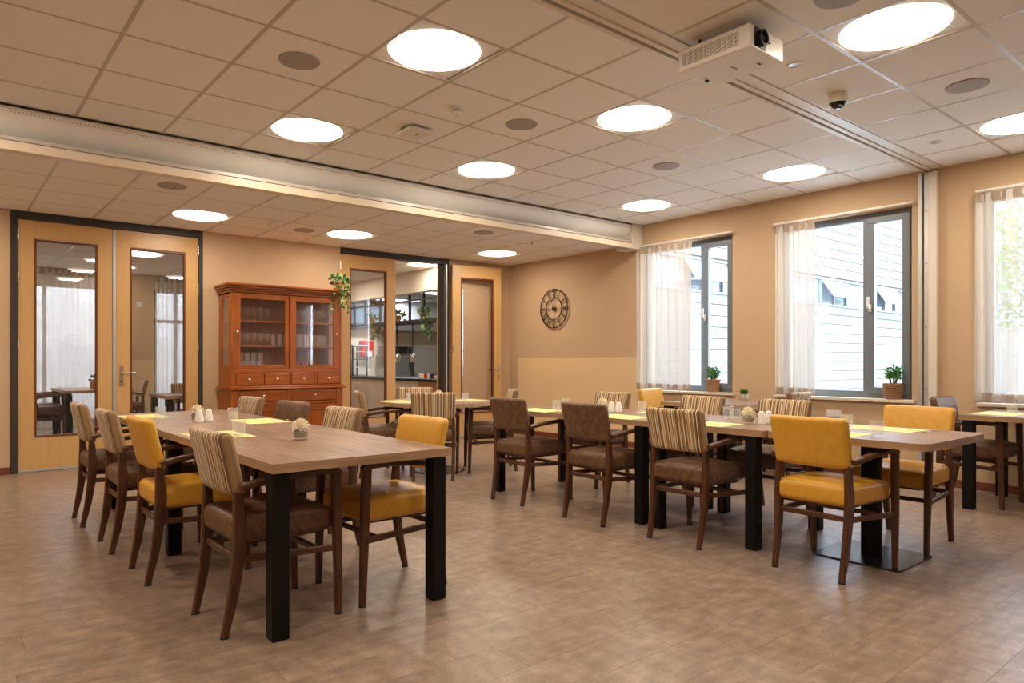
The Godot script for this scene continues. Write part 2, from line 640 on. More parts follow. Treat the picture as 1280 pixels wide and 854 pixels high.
# ---------------------------------------------------------------- the shell
func build_floor() -> void:
	var fl := structure("floor", "brown-grey mottled vinyl plank floor")
	part("subfloor", spanmesh(Vector3(XL - 0.3, -0.15, -20.2), Vector3(XW + 0.3, -0.006, ZN + 0.3), 0.0), M.floorbase, fl)
	part("subfloor", spanmesh(Vector3(XW + 0.3, -0.15, -20.2), Vector3(10.3, -0.006, ZB - 0.15), 0.0), M.floorbase, fl)
	var L := 1.22
	var W := 0.228
	var full := []
	for k in 8:
		full.append(bx(Vector3(L - 0.0008, 0.006, W - 0.0008), 0.0004, 0, Vector2(0.31 * k, 0.53 * k)))
	var r := 0
	var z := -0.15
	while z > ZB - 0.2:
		var zz0 := maxf(z - W, ZB - 0.15)
		var x0 := -0.45 - L * fmod(r * 0.37 + 0.11 * (r % 3), 1.0)
		var k := 0
		while x0 < XW:
			var x1 := minf(x0 + L, XW)
			x0 = maxf(x0, -0.5)
			if x1 > -0.46 and z - zz0 > 0.05:
				var mat: Material = M["plank%d" % ((r * 5 + k * 3 + (r * k) % 4) % 4)]
				if x1 - x0 > L - 0.001 and z - zz0 > W - 0.001:
					part("plank", full[(r * 3 + k * 5) % 8], mat, fl, Vector3((x0 + x1) / 2, -0.003, (z + zz0) / 2))
				elif x1 - x0 > 0.02:
					part("plank", bx(Vector3(x1 - x0 - 0.0012, 0.006, z - zz0 - 0.0012), 0.0006, 0, Vector2(0.21 * r, 0.4 * k)), mat, fl, Vector3((x0 + x1) / 2, -0.003, (z + zz0) / 2))
			x0 = x1 if x1 > -0.46 else x0 + L
			k += 1
		z -= W
		r += 1
	# plain floor where no plank can be told apart: beside and behind the camera and in the rooms beyond
	var m := MB.new()
	m.span(Vector3(XL, -0.006, -0.15), Vector3(XW, 0, ZN), 0.0, 0)
	part("vinyl_sheet", m.done(), M.plank0, fl)
	m = MB.new()
	m.span(Vector3(XL - 0.3, -0.006, -20.2), Vector3(10.3, -0.0005, ZB - 0.17), 0.0, 0)
	part("vinyl_sheet", m.done(), M.plank0, fl)
	m = MB.new()
	m.span(Vector3(XL, -0.006, ZB), Vector3(-0.5, -0.0005, -0.15), 0.0, 0)
	part("vinyl_sheet", m.done(), M.plank0, fl)


func wall_with_holes(called: String, axis: int, at: float, thick: float, u0: float, u1: float, y0: float, y1: float, holes: Array, mat: Material) -> MeshInstance3D:
	# axis 0: the wall stands at x = at and runs along z; axis 2: at z = at along x. holes: [u0, u1, y0, y1], sorted by u
	var m := MB.new()
	var put := func(a0: float, a1: float, b0: float, b1: float) -> void:
		if a1 - a0 < 1e-4 or b1 - b0 < 1e-4:
			return
		if axis == 0:
			m.span(Vector3(at, b0, a0), Vector3(at + thick, b1, a1), 0.0)
		else:
			m.span(Vector3(a0, b0, at), Vector3(a1, b1, at + thick), 0.0)
	var u := u0
	for h in holes:
		put.call(u, h[0], y0, y1)
		put.call(h[0], h[1], y0, h[2])
		put.call(h[0], h[1], h[3], y1)
		u = h[1]
	put.call(u, u1, y0, y1)
	return solid(called, m.done(), mat)


const WINDOWS := [[-6.0, -4.615], [-4.04, -2.672], [-2.1, -0.73], [-0.15, 1.22]]
const WY0 := 0.775
const WY1 := 2.69


func build_walls() -> void:
	var wh := []
	for w in WINDOWS:
		wh.append([w[0], w[1], WY0, WY1])
	wall_with_holes("wall_right", 0, XW, 0.32, ZB - 0.15, ZN + 0.2, -0.15, 3.3, wh, M.wall)
	wall_with_holes("wall_back", 2, ZB - 0.15, 0.15, XL - 0.2, XW, -0.15, 3.3, [[0.603, 2.517, -0.004, LOW], [4.33, 6.152, -0.004, LOW]], M.wall)
	solid("wall_left", spanmesh(Vector3(XL - 0.2, -0.15, -20.2), Vector3(XL, 3.3, ZN), 0.0), M.wall)
	solid("wall_front", spanmesh(Vector3(XL - 0.2, -0.15, ZN), Vector3(XW, 3.3, ZN + 0.2), 0.0), M.wall)
	# lighter protective panel low on the window wall and red-brown skirting
	var tp := spanmesh(Vector3(XW - 0.004, 0.075, -8.5), Vector3(XW, 1.222, -6.02), 0.001)
	solid("trim_1", tp, M.panel)
	solid("baseboard_right", spanmesh(Vector3(XW - 0.014, 0, ZB), Vector3(XW, 0.075, ZN), 0.003), M.skirt)
	for s in [[XL, 0.603], [2.517, 4.33], [6.152, XW - 0.02]]:
		solid("baseboard_back", spanmesh(Vector3(s[0], 0, ZB), Vector3(s[1], 0.075, ZB + 0.014), 0.003), M.skirt)
	# receiving post of the folding wall: channel, seal and cover strip
	var post := structure("trim_2", "grey metal and beige wall channel of the folding partition")
	part("channel", spanmesh(Vector3(XW - 0.05, 0, -2.60), Vector3(XW, CEIL - 0.03, -2.568), 0.003), M.track, post)
	part("channel", spanmesh(Vector3(XW - 0.05, 0, -2.55), Vector3(XW, CEIL - 0.03, -2.51), 0.003), M.track, post)
	part("cover_strip", spanmesh(Vector3(XW - 0.06, 0, -2.51), Vector3(XW, CEIL - 0.03, -2.44), 0.003), M.trimwhite, post)
	for y in [0.35, 0.9, 1.5, 2.1, 2.6]:
		part("screw", lathe([[0.0, 0.004], [0.006, 0.004], [0.006, 0.0]], 8), M.dark, post, Vector3(XW - 0.05, y, -2.53), Vector3(0, 0, PI / 2))
	# two socket plates under the window sill
	var so := thing("wall_socket", "white square socket plate under the wide window's sill", "socket", Vector3(XW, 0.62, -3.42))
	part("plate", bx(Vector3(0.008, 0.08, 0.16), 0.003), M.plastic, so, Vector3(-0.004, 0, 0))
	for s in [-0.04, 0.04]:
		part("insert", bx(Vector3(0.004, 0.052, 0.052), 0.002), M.white, so, Vector3(-0.0095, 0, s))


func light_fixture(at: Vector3, label: String, group: String, e: float) -> Node3D:
	var o := thing("ceiling_light", label, "ceiling light", at, 0.0, group)
	if not M.has("fixture_panel"):
		# square pan with a round opening
		var m := MB.new()
		var n := 40
		for i in n:
			var a0 := TAU * i / n
			var a1 := TAU * (i + 1) / n
			var q := []
			for a in [a0, a1]:
				var d := Vector3(cos(a), 0, sin(a))
				q.append([d * 0.272, d * (0.289 / maxf(absf(d.x), absf(d.z)))])
			m.quad(q[0][0], q[1][0], q[1][1], q[0][1], Vector3.DOWN)
			m.quad(q[0][0], q[1][0], q[1][0] + Vector3(0, 0.02, 0), q[0][0] + Vector3(0, 0.02, 0), -q[0][0])
		m.span(Vector3(-0.289, 0.02, -0.289), Vector3(0.289, 0.03, 0.289), 0.0)
		M["fixture_panel"] = m.done()
		M["fixture_disc"] = lathe([[0.0, -0.016], [0.12, -0.014], [0.2, -0.009], [0.25, -0.003], [0.2715, 0.003], [0.2715, 0.018], [0.0, 0.018]], 40)
	part("panel", M.fixture_panel, M.trimwhite2, o, Vector3(0, 0.0095, 0))
	part("diffuser", M.fixture_disc, M.lamp, o, Vector3(0, 0.003, 0))
	var a := AreaLight3D.new()
	a.name = "light"
	a.area_size = Vector2(0.37, 0.37)
	a.light_energy = e
	a.light_color = LAMP_COLOR
	a.shadow_enabled = true
	a.area_range = 14.0
	a.area_attenuation = 2.0
	a.rotation = Vector3(-PI / 2, 0, 0)
	a.position = Vector3(0, -0.02, 0)
	o.add_child(a)
	return o


func grid_ceiling(xs: Array, zs: Array, y: float, skip: Array) -> void:
	# exposed-grid ceiling: each lay-in tile and each bar a piece of its own; skip: [x, z] of cells that hold a lamp
	var c := structure("ceiling", "suspended ceiling of square mineral tiles in a painted grid")
	var cache := {}
	for i in xs.size() - 1:
		for j in zs.size() - 1:
			var cx: float = (xs[i] + xs[i + 1]) / 2
			var cz: float = (zs[j] + zs[j + 1]) / 2
			var lit := false
			for s in skip:
				if absf(s[0] - cx) < 0.28 and absf(s[1] - cz) < 0.28:
					lit = true
			if lit:
				continue
			var sx: float = xs[i + 1] - xs[i] - 0.022
			var sz: float = zs[j + 1] - zs[j] - 0.022
			if sx < 0.03 or sz < 0.03:
				continue
			var key := "%.3f %.3f" % [sx, sz]
			if not cache.has(key):
				cache[key] = bx(Vector3(sx, 0.018, sz), 0.0015)
			part("tile", cache[key], M.tile, c, Vector3(cx, y + 0.0105, cz))
	for i in xs.size():
		part("grid_bar", spanmesh(Vector3(xs[i] - 0.012, y, zs[0]), Vector3(xs[i] + 0.012, y + 0.03, zs[-1]), 0.001), M.bar, c)
	for j in zs.size():
		part("grid_bar", spanmesh(Vector3(xs[0], y + 0.0008, zs[j] - 0.012), Vector3(xs[-1], y + 0.03, zs[j] + 0.012), 0.001), M.bar, c)


const LAMPS_MAIN := [[2.3, -3.405], [2.3, -5.205], [4.113, -5.205], [4.113, -3.405], [6.513, -5.205], [6.513, -3.405], [-0.1, -3.405], [-0.1, -5.205]]  # last two are unseen, added to brighten the left side
const LAMPS_NEAR := [[4.113, -1.58], [6.513, -1.58], [2.3, -1.58], [-0.1, -1.58], [2.3, 0.22]]  # last three are out of view, added for their light
const LAMPS_LOW := [[-0.1425, -7.84], [2.235, -7.84], [4.02, -7.84], [6.4025, -7.84]]  # first one is unseen, added to light the doors and left floor


func build_ceilings() -> void:
	# slab above everything
	solid("roof_slab", spanmesh(Vector3(XL - 0.2, 3.1, ZB - 0.15), Vector3(XW + 0.32, 3.3, ZN + 0.2), 0.0), M.white)
	var xs := [XL]
	var x := 0.8128 - 0.6 * 4
	while x < XW - 0.05:
		xs.append(x)
		x += 0.6
	xs.append(XW)
	grid_ceiling(xs, [ZSTEP, -5.505, -4.905, -4.305, -3.705, -3.105, -2.58], CEIL, LAMPS_MAIN)
	var zs := [-2.40]
	var z := -1.88
	while z < ZN:
		zs.append(z)
		z += 0.6
	zs.append(ZN)
	grid_ceiling(xs, zs, CEIL, LAMPS_NEAR)
	var xl := [XL]
	x = 0.75 - 0.595 * 4
	while x < XW - 0.03:
		xl.append(x)
		x += 0.595
	xl.append(XW)
	grid_ceiling(xl, [ZB, -8.14, -7.54, -6.94, -6.34, -5.99], LOW, LAMPS_LOW)
	# bulkhead behind the duct and the lip on which the duct rests
	solid("wall_bulkhead", spanmesh(Vector3(XL, LOW + 0.03, -6.36), Vector3(XW, 3.1, -6.26), 0.0), M.white)
	solid("trim_3", spanmesh(Vector3(XL, 2.668, ZSTEP - 0.035), Vector3(7.17, 2.728, ZSTEP), 0.004), M.lip)
	solid("trim_4", spanmesh(Vector3(XL, 2.728, -6.3), Vector3(7.17, 2.744, ZSTEP - 0.03), 0.001), M.trimwhite)
	# quarter-round air duct
	var d := thing("air_duct", "long white quarter-round air duct where the two ceilings meet", "air duct", Vector3(0, 0, 0))
	var m := MB.new()
	m.sg(1)
	var n := 20
	for i in n:
		var a0 := PI / 2 * i / n
		var a1 := PI / 2 * (i + 1) / n
		var c := Vector3(0, CEIL - 0.012, -6.235)
		var p0 := c + Vector3(0, -sin(a0) * 0.2, cos(a0) * 0.255)
		var p1 := c + Vector3(0, -sin(a1) * 0.2, cos(a1) * 0.255)
		var e0 := Vector3(XL, 0, 0)
		var e1 := Vector3(7.17, 0, 0)
		m.quad(p0 + e0, p1 + e0, p1 + e1, p0 + e1, p0 - c)
	part("shell", m.done(), M.duct, d)
	part("top_trim", spanmesh(Vector3(XL, CEIL - 0.03, -5.985), Vector3(7.17, CEIL - 0.016, -5.972), 0.002), M.trimwhite, d)
	solid("trim_10", spanmesh(Vector3(7.17, 2.668, -6.25), Vector3(XW, CEIL - 0.001, ZSTEP), 0.002), M.trimwhite)
	m = MB.new()
	for k in 290:
		var px := 0.2 + k * 0.024
		for row in 2:
			var an := 0.17 + row * 0.05
			var c := Vector3(px + row * 0.02, CEIL - 0.012 - sin(an) * 0.2005, -6.235 + cos(an) * 0.2555)
			if row == 0:
				m.box(c, Vector3(0.006, 0.006, 0.003), 0.0)
	var pf := part("perforation", m.done(), M.dark, d)
	pf.set_meta("kind", "stuff")
	# ceiling rail of the folding wall
	var t := structure("trim_5", "ceiling rail of the folding partition with a narrow slot")
	part("rail", spanmesh(Vector3(XL, CEIL - 0.016, -2.585), Vector3(XW, 3.1, -2.548), 0.003), M.trimwhite, t)
	part("rail", spanmesh(Vector3(XL, CEIL - 0.016, -2.522), Vector3(XW, 3.1, -2.485), 0.003), M.trimwhite, t)
	part("cover", spanmesh(Vector3(XL, CEIL - 0.006, -2.485), Vector3(XW, CEIL + 0.04, -2.40), 0.003), M.trimwhite, t)
	var lm := ["over the free end of the very long table", "beside the air duct over the very long table", "beside the air duct, above the outer brown armchair", "over the joined tables beside the partition rail", "nearest the window beside the clock in the high ceiling", "of the high ceiling nearest the window beside the partition post", "added unseen past the row of armchairs, towards the partition rail", "added unseen past the row of armchairs, towards the air duct"]
	for k in LAMPS_MAIN.size():
		light_fixture(Vector3(LAMPS_MAIN[k][0], CEIL, LAMPS_MAIN[k][1]), "round white LED ceiling panel " + lm[k], "round ceiling lights of the high ceiling", LAMP_E)
	lm = ["past the partition rail above the pedestal table", "past the partition rail near the end window", "unseen past the partition rail beside the projector", "added unseen past the partition rail far from all windows", "unseen past the partition rail over the empty floor"]
	for k in LAMPS_NEAR.size():
		light_fixture(Vector3(LAMPS_NEAR[k][0], CEIL, LAMPS_NEAR[k][1]), "round white LED ceiling panel " + lm[k], "round ceiling lights past the partition rail", LAMP_E)
	lm = ["added unseen in the lower ceiling past the double doors", "of the lower ceiling in front of the double doors", "of the lower ceiling in front of the kitchen doorway", "of the lower ceiling in the corner near the open door"]
	for k in LAMPS_LOW.size():
		light_fixture(Vector3(LAMPS_LOW[k][0], LOW, LAMPS_LOW[k][1]), "round white LED ceiling panel " + lm[k], "round ceiling lights of the lower ceiling", LAMP_E)


# ---------------------------------------------------------------- windows and curtains
func curtain_mesh(z0: float, z1: float, y0: float, y1: float, folds: float, amp: float, sd: int, axis := 0) -> ArrayMesh:
	var m := MB.new()
	m.sg(1)
	var r := RandomNumberGenerator.new()
	r.seed = sd
	var ph := [r.randf() * TAU, r.randf() * TAU, r.randf() * TAU]
	var nz := int(folds * 10)
	var ny := 10
	var g := []
	for i in nz + 1:
		var u := float(i) / nz
		var row := []
		for j in ny + 1:
			var v := float(j) / ny
			var w := folds * TAU * (u + 0.03 * sin(u * 9.0 + ph[0]) + 0.012 * sin(v * 3.0 + ph[1]) * u)
			var dx := amp * (sin(w) + 0.35 * sin(w * 0.5 + ph[2] + v))
			dx *= lerpf(1.0, 0.8, v)
			var zz := lerpf(z0, z1, u) + 0.35 * amp * sin(2.0 * w)
			row.append(Vector3(dx, lerpf(y0, y1, v), zz) if axis == 0 else Vector3(zz, lerpf(y0, y1, v), dx))
		g.append(row)
	var o := Vector3.LEFT if axis == 0 else Vector3.BACK
	for i in nz:
		for j in ny:
			m.quad(g[i][j], g[i + 1][j], g[i + 1][j + 1], g[i][j + 1], o)
	return m.done()


func window_unit(n: int, z0: float, z1: float) -> void:
	var o := structure("window_%d" % n, "grey-framed window with a fixed pane and an opening sash")
	var x := XW + 0.125
	var fw := 0.07
	var zm := lerpf(z1, z0, 0.335)
	var d := 0.035
	part("frame", spanmesh(Vector3(x - d, WY1 - fw, z0), Vector3(x + d, WY1, z1), 0.004), M.windowframe, o)
	part("frame", spanmesh(Vector3(x - d, WY0 + 0.02, z0), Vector3(x + d, WY0 + 0.02 + fw, z1), 0.004), M.windowframe, o)
	for s in [[z0, z0 + fw], [z1 - fw, z1], [zm - 0.035, zm + 0.035]]:
		part("frame", spanmesh(Vector3(x - d, WY0 + 0.02 + fw, s[0]), Vector3(x + d, WY1 - fw, s[1]), 0.004), M.windowframe, o)
	part("pane", spanmesh(Vector3(x - 0.004, WY0 + 0.06, z0 + 0.05), Vector3(x + 0.004, WY1 - 0.05, zm - 0.02), 0.0), M.glass, o)
	# opening sash, a little proud of the frame
	var s0 := zm + 0.012
	var s1 := z1 - 0.045
	var y0 := WY0 + 0.065
	var y1 := WY1 - 0.045
	var sash := part("sash", spanmesh(Vector3(x - d - 0.02, y1 - 0.065, s0), Vector3(x + 0.01, y1, s1), 0.004), M.windowframe, o)
	part("rail", spanmesh(Vector3(x - d - 0.02, y0, s0), Vector3(x + 0.01, y0 + 0.065, s1), 0.004), M.windowframe, sash)
	part("stile", spanmesh(Vector3(x - d - 0.02, y0 + 0.065, s0), Vector3(x + 0.01, y1 - 0.065, s0 + 0.07), 0.004), M.windowframe, sash)
	part("stile", spanmesh(Vector3(x - d - 0.02, y0 + 0.065, s1 - 0.07), Vector3(x + 0.01, y1 - 0.065, s1), 0.004), M.windowframe, sash)
	part("pane", spanmesh(Vector3(x - 0.02, y0 + 0.05, s0 + 0.055), Vector3(x - 0.012, y1 - 0.05, s1 - 0.055), 0.0), M.glass, o)
	var hz := s0 + 0.03
	var hx := x - d - 0.02
	var h := part("handle", spanmesh(Vector3(hx - 0.01, 1.68, hz - 0.014), Vector3(hx, 1.755, hz + 0.014), 0.004), M.plastic, o)
	var m := MB.new()
	m.limb([Vector3(hx - 0.008, 1.715, hz), Vector3(hx - 0.045, 1.715, hz), Vector3(hx - 0.055, 1.73, hz), Vector3(hx - 0.052, 1.83, hz)], [Vector2(0.02, 0.02), Vector2(0.02, 0.02), Vector2(0.021, 0.018), Vector2(0.024, 0.012)], Vector3(0, 0, 1))
	part("lever", m.done(), M.plastic, h)
	# sill board and curtain rail
	var sl := part("sill", spanmesh(Vector3(XW - 0.05, WY0 - 0.012, z0 - 0.03), Vector3(x - d, WY0 + 0.02, z1 + 0.03), 0.004), M.sill, o)
	sl.set_meta("label", "cream window sill board")


func curtain(label: String, z0: float, z1: float, folds: float, sd: int) -> void:
	var o := thing("sheer_curtain", label, "curtain", Vector3(XW - 0.055, 0, 0))
	part("sheer", curtain_mesh(z0, z1, 0.80, 2.69, folds, 0.024, sd), M.sheer, o)
	part("header", curtain_mesh(z0, z1, 2.60, 2.692, folds, 0.025, sd), M.hem, o, Vector3(-0.001, 0, 0))
	part("hem", curtain_mesh(z0, z1, 0.80, 0.885, folds, 0.0245, sd), M.hem, o, Vector3(-0.001, 0, 0))


func build_windows() -> void:
	for i in WINDOWS.size():
		window_unit(i + 1, WINDOWS[i][0], WINDOWS[i][1])
		var rl := thing("curtain_rail", ["white curtain rail above the window nearest the wall clock", "white curtain rail above the window beside the partition post", "white curtain rail above the window behind the small end table", "white curtain rail above the window farthest from the clock"][i], "curtain rail", Vector3(XW - 0.055, 2.705, (WINDOWS[i][0] + WINDOWS[i][1]) / 2))
		part("rail", bx(Vector3(0.022, 0.02, WINDOWS[i][1] - WINDOWS[i][0] + 0.06), 0.003), M.white, rl)
		for k in [-0.5, 0.0, 0.5]:
			part("bracket", bx(Vector3(0.05, 0.012, 0.02), 0.002), M.white, rl, Vector3(0.03, 0.004, k * 1.2))
	curtain("sheer white curtain drawn across most of the window nearest the clock", -6.02, -5.14, 9, 3)
	curtain("narrow sheer curtain gathered at the side of the window beside the partition post", -4.06, -3.59, 7, 7)
	curtain("sheer curtain over the window behind the small end table", -2.13, -0.68, 15, 9)
	curtain("sheer curtain over the window farthest from the clock", -0.18, 1.25, 15, 10)


# ---------------------------------------------------------------- doors
func leaf_mesh(w: float, h: float, gx0: float, gx1: float, gy0: float, gy1: float, t: float) -> ArrayMesh:
	var m := MB.new()
	m.span(Vector3(0, 0, -t / 2), Vector3(gx0, h, t / 2), 0.002, 1)
	m.span(Vector3(gx1, 0, -t / 2), Vector3(w, h, t / 2), 0.002, 1)
	m.span(Vector3(gx0, 0, -t / 2), Vector3(gx1, gy0, t / 2), 0.0, 1)
	m.span(Vector3(gx0, gy1, -t / 2), Vector3(gx1, h, t / 2), 0.0, 1)
	return m.done()


func door_leaf(n: int, label: String, at: Vector3, turn: float, w: float, handle_x: float, hinge_x: float) -> Node3D:
	var o := structure("door_%d" % n, label)
	o.position = at
	o.rotation.y = turn
	var h := 2.65
	var gx0 := 0.145
	var gx1 := w - 0.145
	var gy0 := 0.365
	var gy1 := 2.465
	part("leaf", leaf_mesh(w, h, gx0, gx1, gy0, gy1, 0.05), M.door, o, Vector3(0, 0.008, 0))
	for s in [-1, 1]:
		var z: float = s * 0.022
		for q in [[gx0, gx0 + 0.018, gy0, gy1], [gx1 - 0.018, gx1, gy0, gy1]]:
			part("bead", spanmesh(Vector3(q[0], q[2], z - 0.008), Vector3(q[1], q[3], z + 0.008), 0.002), M.bead, o)
		for q in [[gx0 + 0.018, gx1 - 0.018, gy0, gy0 + 0.018], [gx0 + 0.018, gx1 - 0.018, gy1 - 0.018, gy1]]:
			part("bead", spanmesh(Vector3(q[0], q[2], z - 0.008), Vector3(q[1], q[3], z + 0.008), 0.002), M.bead, o)
	part("pane", spanmesh(Vector3(gx0 + 0.005, gy0 + 0.005, -0.004), Vector3(gx1 - 0.005, gy1 - 0.005, 0.004), 0.0), M.glass, o)
	part("kick_strip", spanmesh(Vector3(0.01, 0.006, 0.025), Vector3(w - 0.01, 0.03, 0.03), 0.001), M.track, o)
	for y in [0.25, 1.35, 2.05, 2.5]:
		part("hinge", lathe([[0.0, -0.055], [0.009, -0.055], [0.009, 0.055], [0.0, 0.055]], 10), M.chrome, o, Vector3(hinge_x, y, 0.034))
	if handle_x > 0.0:
		for s in [-1, 1]:
			var plate := part("handle", spanmesh(Vector3(handle_x - 0.02, 0.89, s * 0.026), Vector3(handle_x + 0.02, 1.12, s * 0.034), 0.003), M.chrome, o)
			var m := MB.new()
			var dir := -1.0 if handle_x > w / 2 else 1.0
			m.tube([Vector3(handle_x, 1.04, s * 0.03), Vector3(handle_x, 1.04, s * 0.075), Vector3(handle_x + 0.02 * dir, 1.04, s * 0.085), Vector3(handle_x + 0.13 * dir, 1.04, s * 0.085)], [0.009, 0.009, 0.009, 0.008], 8)
			part("lever", m.done(), M.chrome, plate)
			part("cylinder", lathe([[0.0, 0.004], [0.009, 0.004], [0.009, 0.0]], 10), M.dark, plate, Vector3(handle_x, 0.94, s * 0.034), Vector3(PI / 2 * s, 0, 0))
	return o


func build_doors() -> void:
	var zc := ZB - 0.035
	door_leaf(1, "ochre glazed door leaf beside the dark frame post farthest from the cabinet", Vector3(0.668, 0, zc), 0.0, 0.875, -1, 0.0)
	door_leaf(2, "ochre glazed door leaf with lever handle beside the wooden cabinet", Vector3(1.582, 0, zc), 0.0, 0.884, 0.055, 0.884)
	door_leaf(3, "ochre glazed door leaf closed in front of the kitchen view", Vector3(4.335, 0, zc), 0.0, 0.877, -1, 0.0)
	door_leaf(4, "ochre glazed door leaf swung open against the wall near the corner", Vector3(6.165, 0, ZB + 0.06), -deg_to_rad(7.7), 0.88, 0.825, 0.0)
	solid("trim_6", spanmesh(Vector3(1.545, 0.01, zc - 0.03), Vector3(1.581, 2.655, zc + 0.034), 0.004), M.track)
	# dark frames
	var fr := structure("trim_7", "dark brown-grey frame around the double doors")
	part("post", spanmesh(Vector3(0.604, 0, ZB - 0.14), Vector3(0.664, LOW - 0.001, ZB + 0.012), 0.004), M.frame, fr)
	part("post", spanmesh(Vector3(2.47, 0, ZB - 0.14), Vector3(2.516, LOW - 0.001, ZB + 0.012), 0.004), M.frame, fr)
	part("head", spanmesh(Vector3(0.664, 2.664, ZB - 0.14), Vector3(2.47, LOW - 0.001, ZB + 0.012), 0.004), M.frame, fr)
	fr = structure("trim_8", "dark frame around the kitchen opening")
	part("post", spanmesh(Vector3(6.05, 0, ZB - 0.14), Vector3(6.151, LOW - 0.001, ZB + 0.012), 0.004), M.frame, fr)
	part("head", spanmesh(Vector3(4.331, 2.664, ZB - 0.14), Vector3(6.05, LOW - 0.001, ZB + 0.012), 0.004), M.frame, fr)
	part("seal", spanmesh(Vector3(6.085, 0.01, ZB + 0.012), Vector3(6.11, 2.66, ZB + 0.02), 0.001), M.track, fr)


# ---------------------------------------------------------------- beyond the windows
func foliage(sd: int, n: int, size: Vector3, leaf: float, droop := 0.0) -> ArrayMesh:
	# n small folded leaves filling an ellipsoid
	var m := MB.new()
	var r := RandomNumberGenerator.new()
	r.seed = sd
	for i in n:
		var d := Vector3(r.randfn(), r.randfn(), r.randfn()).normalized()
		var p := d * pow(r.randf(), 0.45)
		p = Vector3(p.x * size.x, p.y * size.y, p.z * size.z)
		one_leaf(m, p, (d + Vector3(0, 0.4 - droop, 0) + Vector3(r.randfn(), r.randfn(), r.randfn()) * 0.5).normalized(), leaf * r.randf_range(0.7, 1.25), r)
	return m.done()


func one_leaf(m: MB, p: Vector3, d: Vector3, l: float, r: RandomNumberGenerator) -> void:
	var s := d.cross(Vector3(r.randfn(), r.randfn(), r.randfn())).normalized() * l * 0.36
	var u := s.cross(d).normalized() * l * 0.1
	var a := p
	var b := p + d * l * 0.5 + s + u
	var c := p + d * l
	var e := p + d * l * 0.5 - s + u
	m.tri(a, b, c, s.cross(d))
	m.tri(a, c, e, s.cross(d))


func tree(at: Vector3, h: float, sd: int, label: String) -> void:
	var o := thing("tree", label, "tree", at)
	var m := MB.new()
	m.tube([Vector3(0, -0.1, 0), Vector3(0.05, h * 0.3, 0), Vector3(-0.05, h * 0.7, 0.05)], [0.16, 0.12, 0.05], 8)
	for k in 5:
		var a := k * 1.3 + sd
		m.tube([Vector3(0, h * (0.3 + 0.07 * k), 0), Vector3(cos(a) * h * 0.18, h * (0.45 + 0.08 * k), sin(a) * h * 0.18)], [0.06, 0.02], 6)
	part("trunk", m.done(), M.bark, o)
	part("crown", foliage(sd, 2600, Vector3(h * 0.3, h * 0.36, h * 0.3), 0.16), M.leaf, o, Vector3(0, h * 0.64, 0))


func build_outside() -> void:
	solid("ground", spanmesh(Vector3(XW + 0.32, -0.4, -40), Vector3(70, -0.12, 40), 0.0), M.ground)
	solid("ground", spanmesh(Vector3(-20, -0.4, -40), Vector3(XW + 0.32, -0.16, -14.15), 0.0), M.ground)
	# wing of the building that stands at a right angle to the window wall
	var w := thing("building_wing", "pale board-clad building wing with a band of small windows outside the windows", "building", Vector3(0, 0, -8.9))
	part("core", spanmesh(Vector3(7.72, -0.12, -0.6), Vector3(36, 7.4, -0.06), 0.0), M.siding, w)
	var y := -0.1
	while y < 7.3:
		if y + 0.25 < 2.74 or y > 3.36:
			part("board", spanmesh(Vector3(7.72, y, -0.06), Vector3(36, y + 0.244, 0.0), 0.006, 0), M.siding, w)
		y += 0.256
	part("band_panel", spanmesh(Vector3(7.72, 2.72, -0.08), Vector3(36, 3.42, -0.05), 0.002), M.facadeband, w)
	part("band_sill", spanmesh(Vector3(7.72, 2.68, -0.06), Vector3(36, 2.73, 0.05), 0.004), M.windowframe, w)
	part("band_head", spanmesh(Vector3(7.72, 3.38, -0.06), Vector3(36, 3.43, 0.04), 0.004), M.windowframe, w)
	for wx in [12.3, 18.4, 21.7, 25.0, 28.3]:
		var q := part("band_window", spanmesh(Vector3(wx, 2.74, -0.07), Vector3(wx + 1.6, 3.37, -0.04), 0.0), M.facadeglass, w)
		for e in [[wx, wx + 0.07], [wx + 1.53, wx + 1.6], [wx + 0.76, wx + 0.83]]:
			part("frame", spanmesh(Vector3(e[0], 2.74, -0.04), Vector3(e[1], 3.37, 0.01), 0.003), M.windowframe, q)
		var m := MB.new()
		m.xf = Transform3D(Basis(Vector3(1, 0, 0), -0.6), Vector3(wx + 0.8, 3.36, 0.02))
		m.box(Vector3(0, -0.28, 0), Vector3(1.5, 0.56, 0.03), 0.004)
		part("tilted_sash", m.done(), M.facadeglass, q)
	tree(Vector3(25.5, 0, -5.6), 6.5, 4, "leafy green tree beyond the sheer curtain of the end window")
	tree(Vector3(20.0, 0, -2.6), 5.0, 9, "smaller green tree close outside the end window")


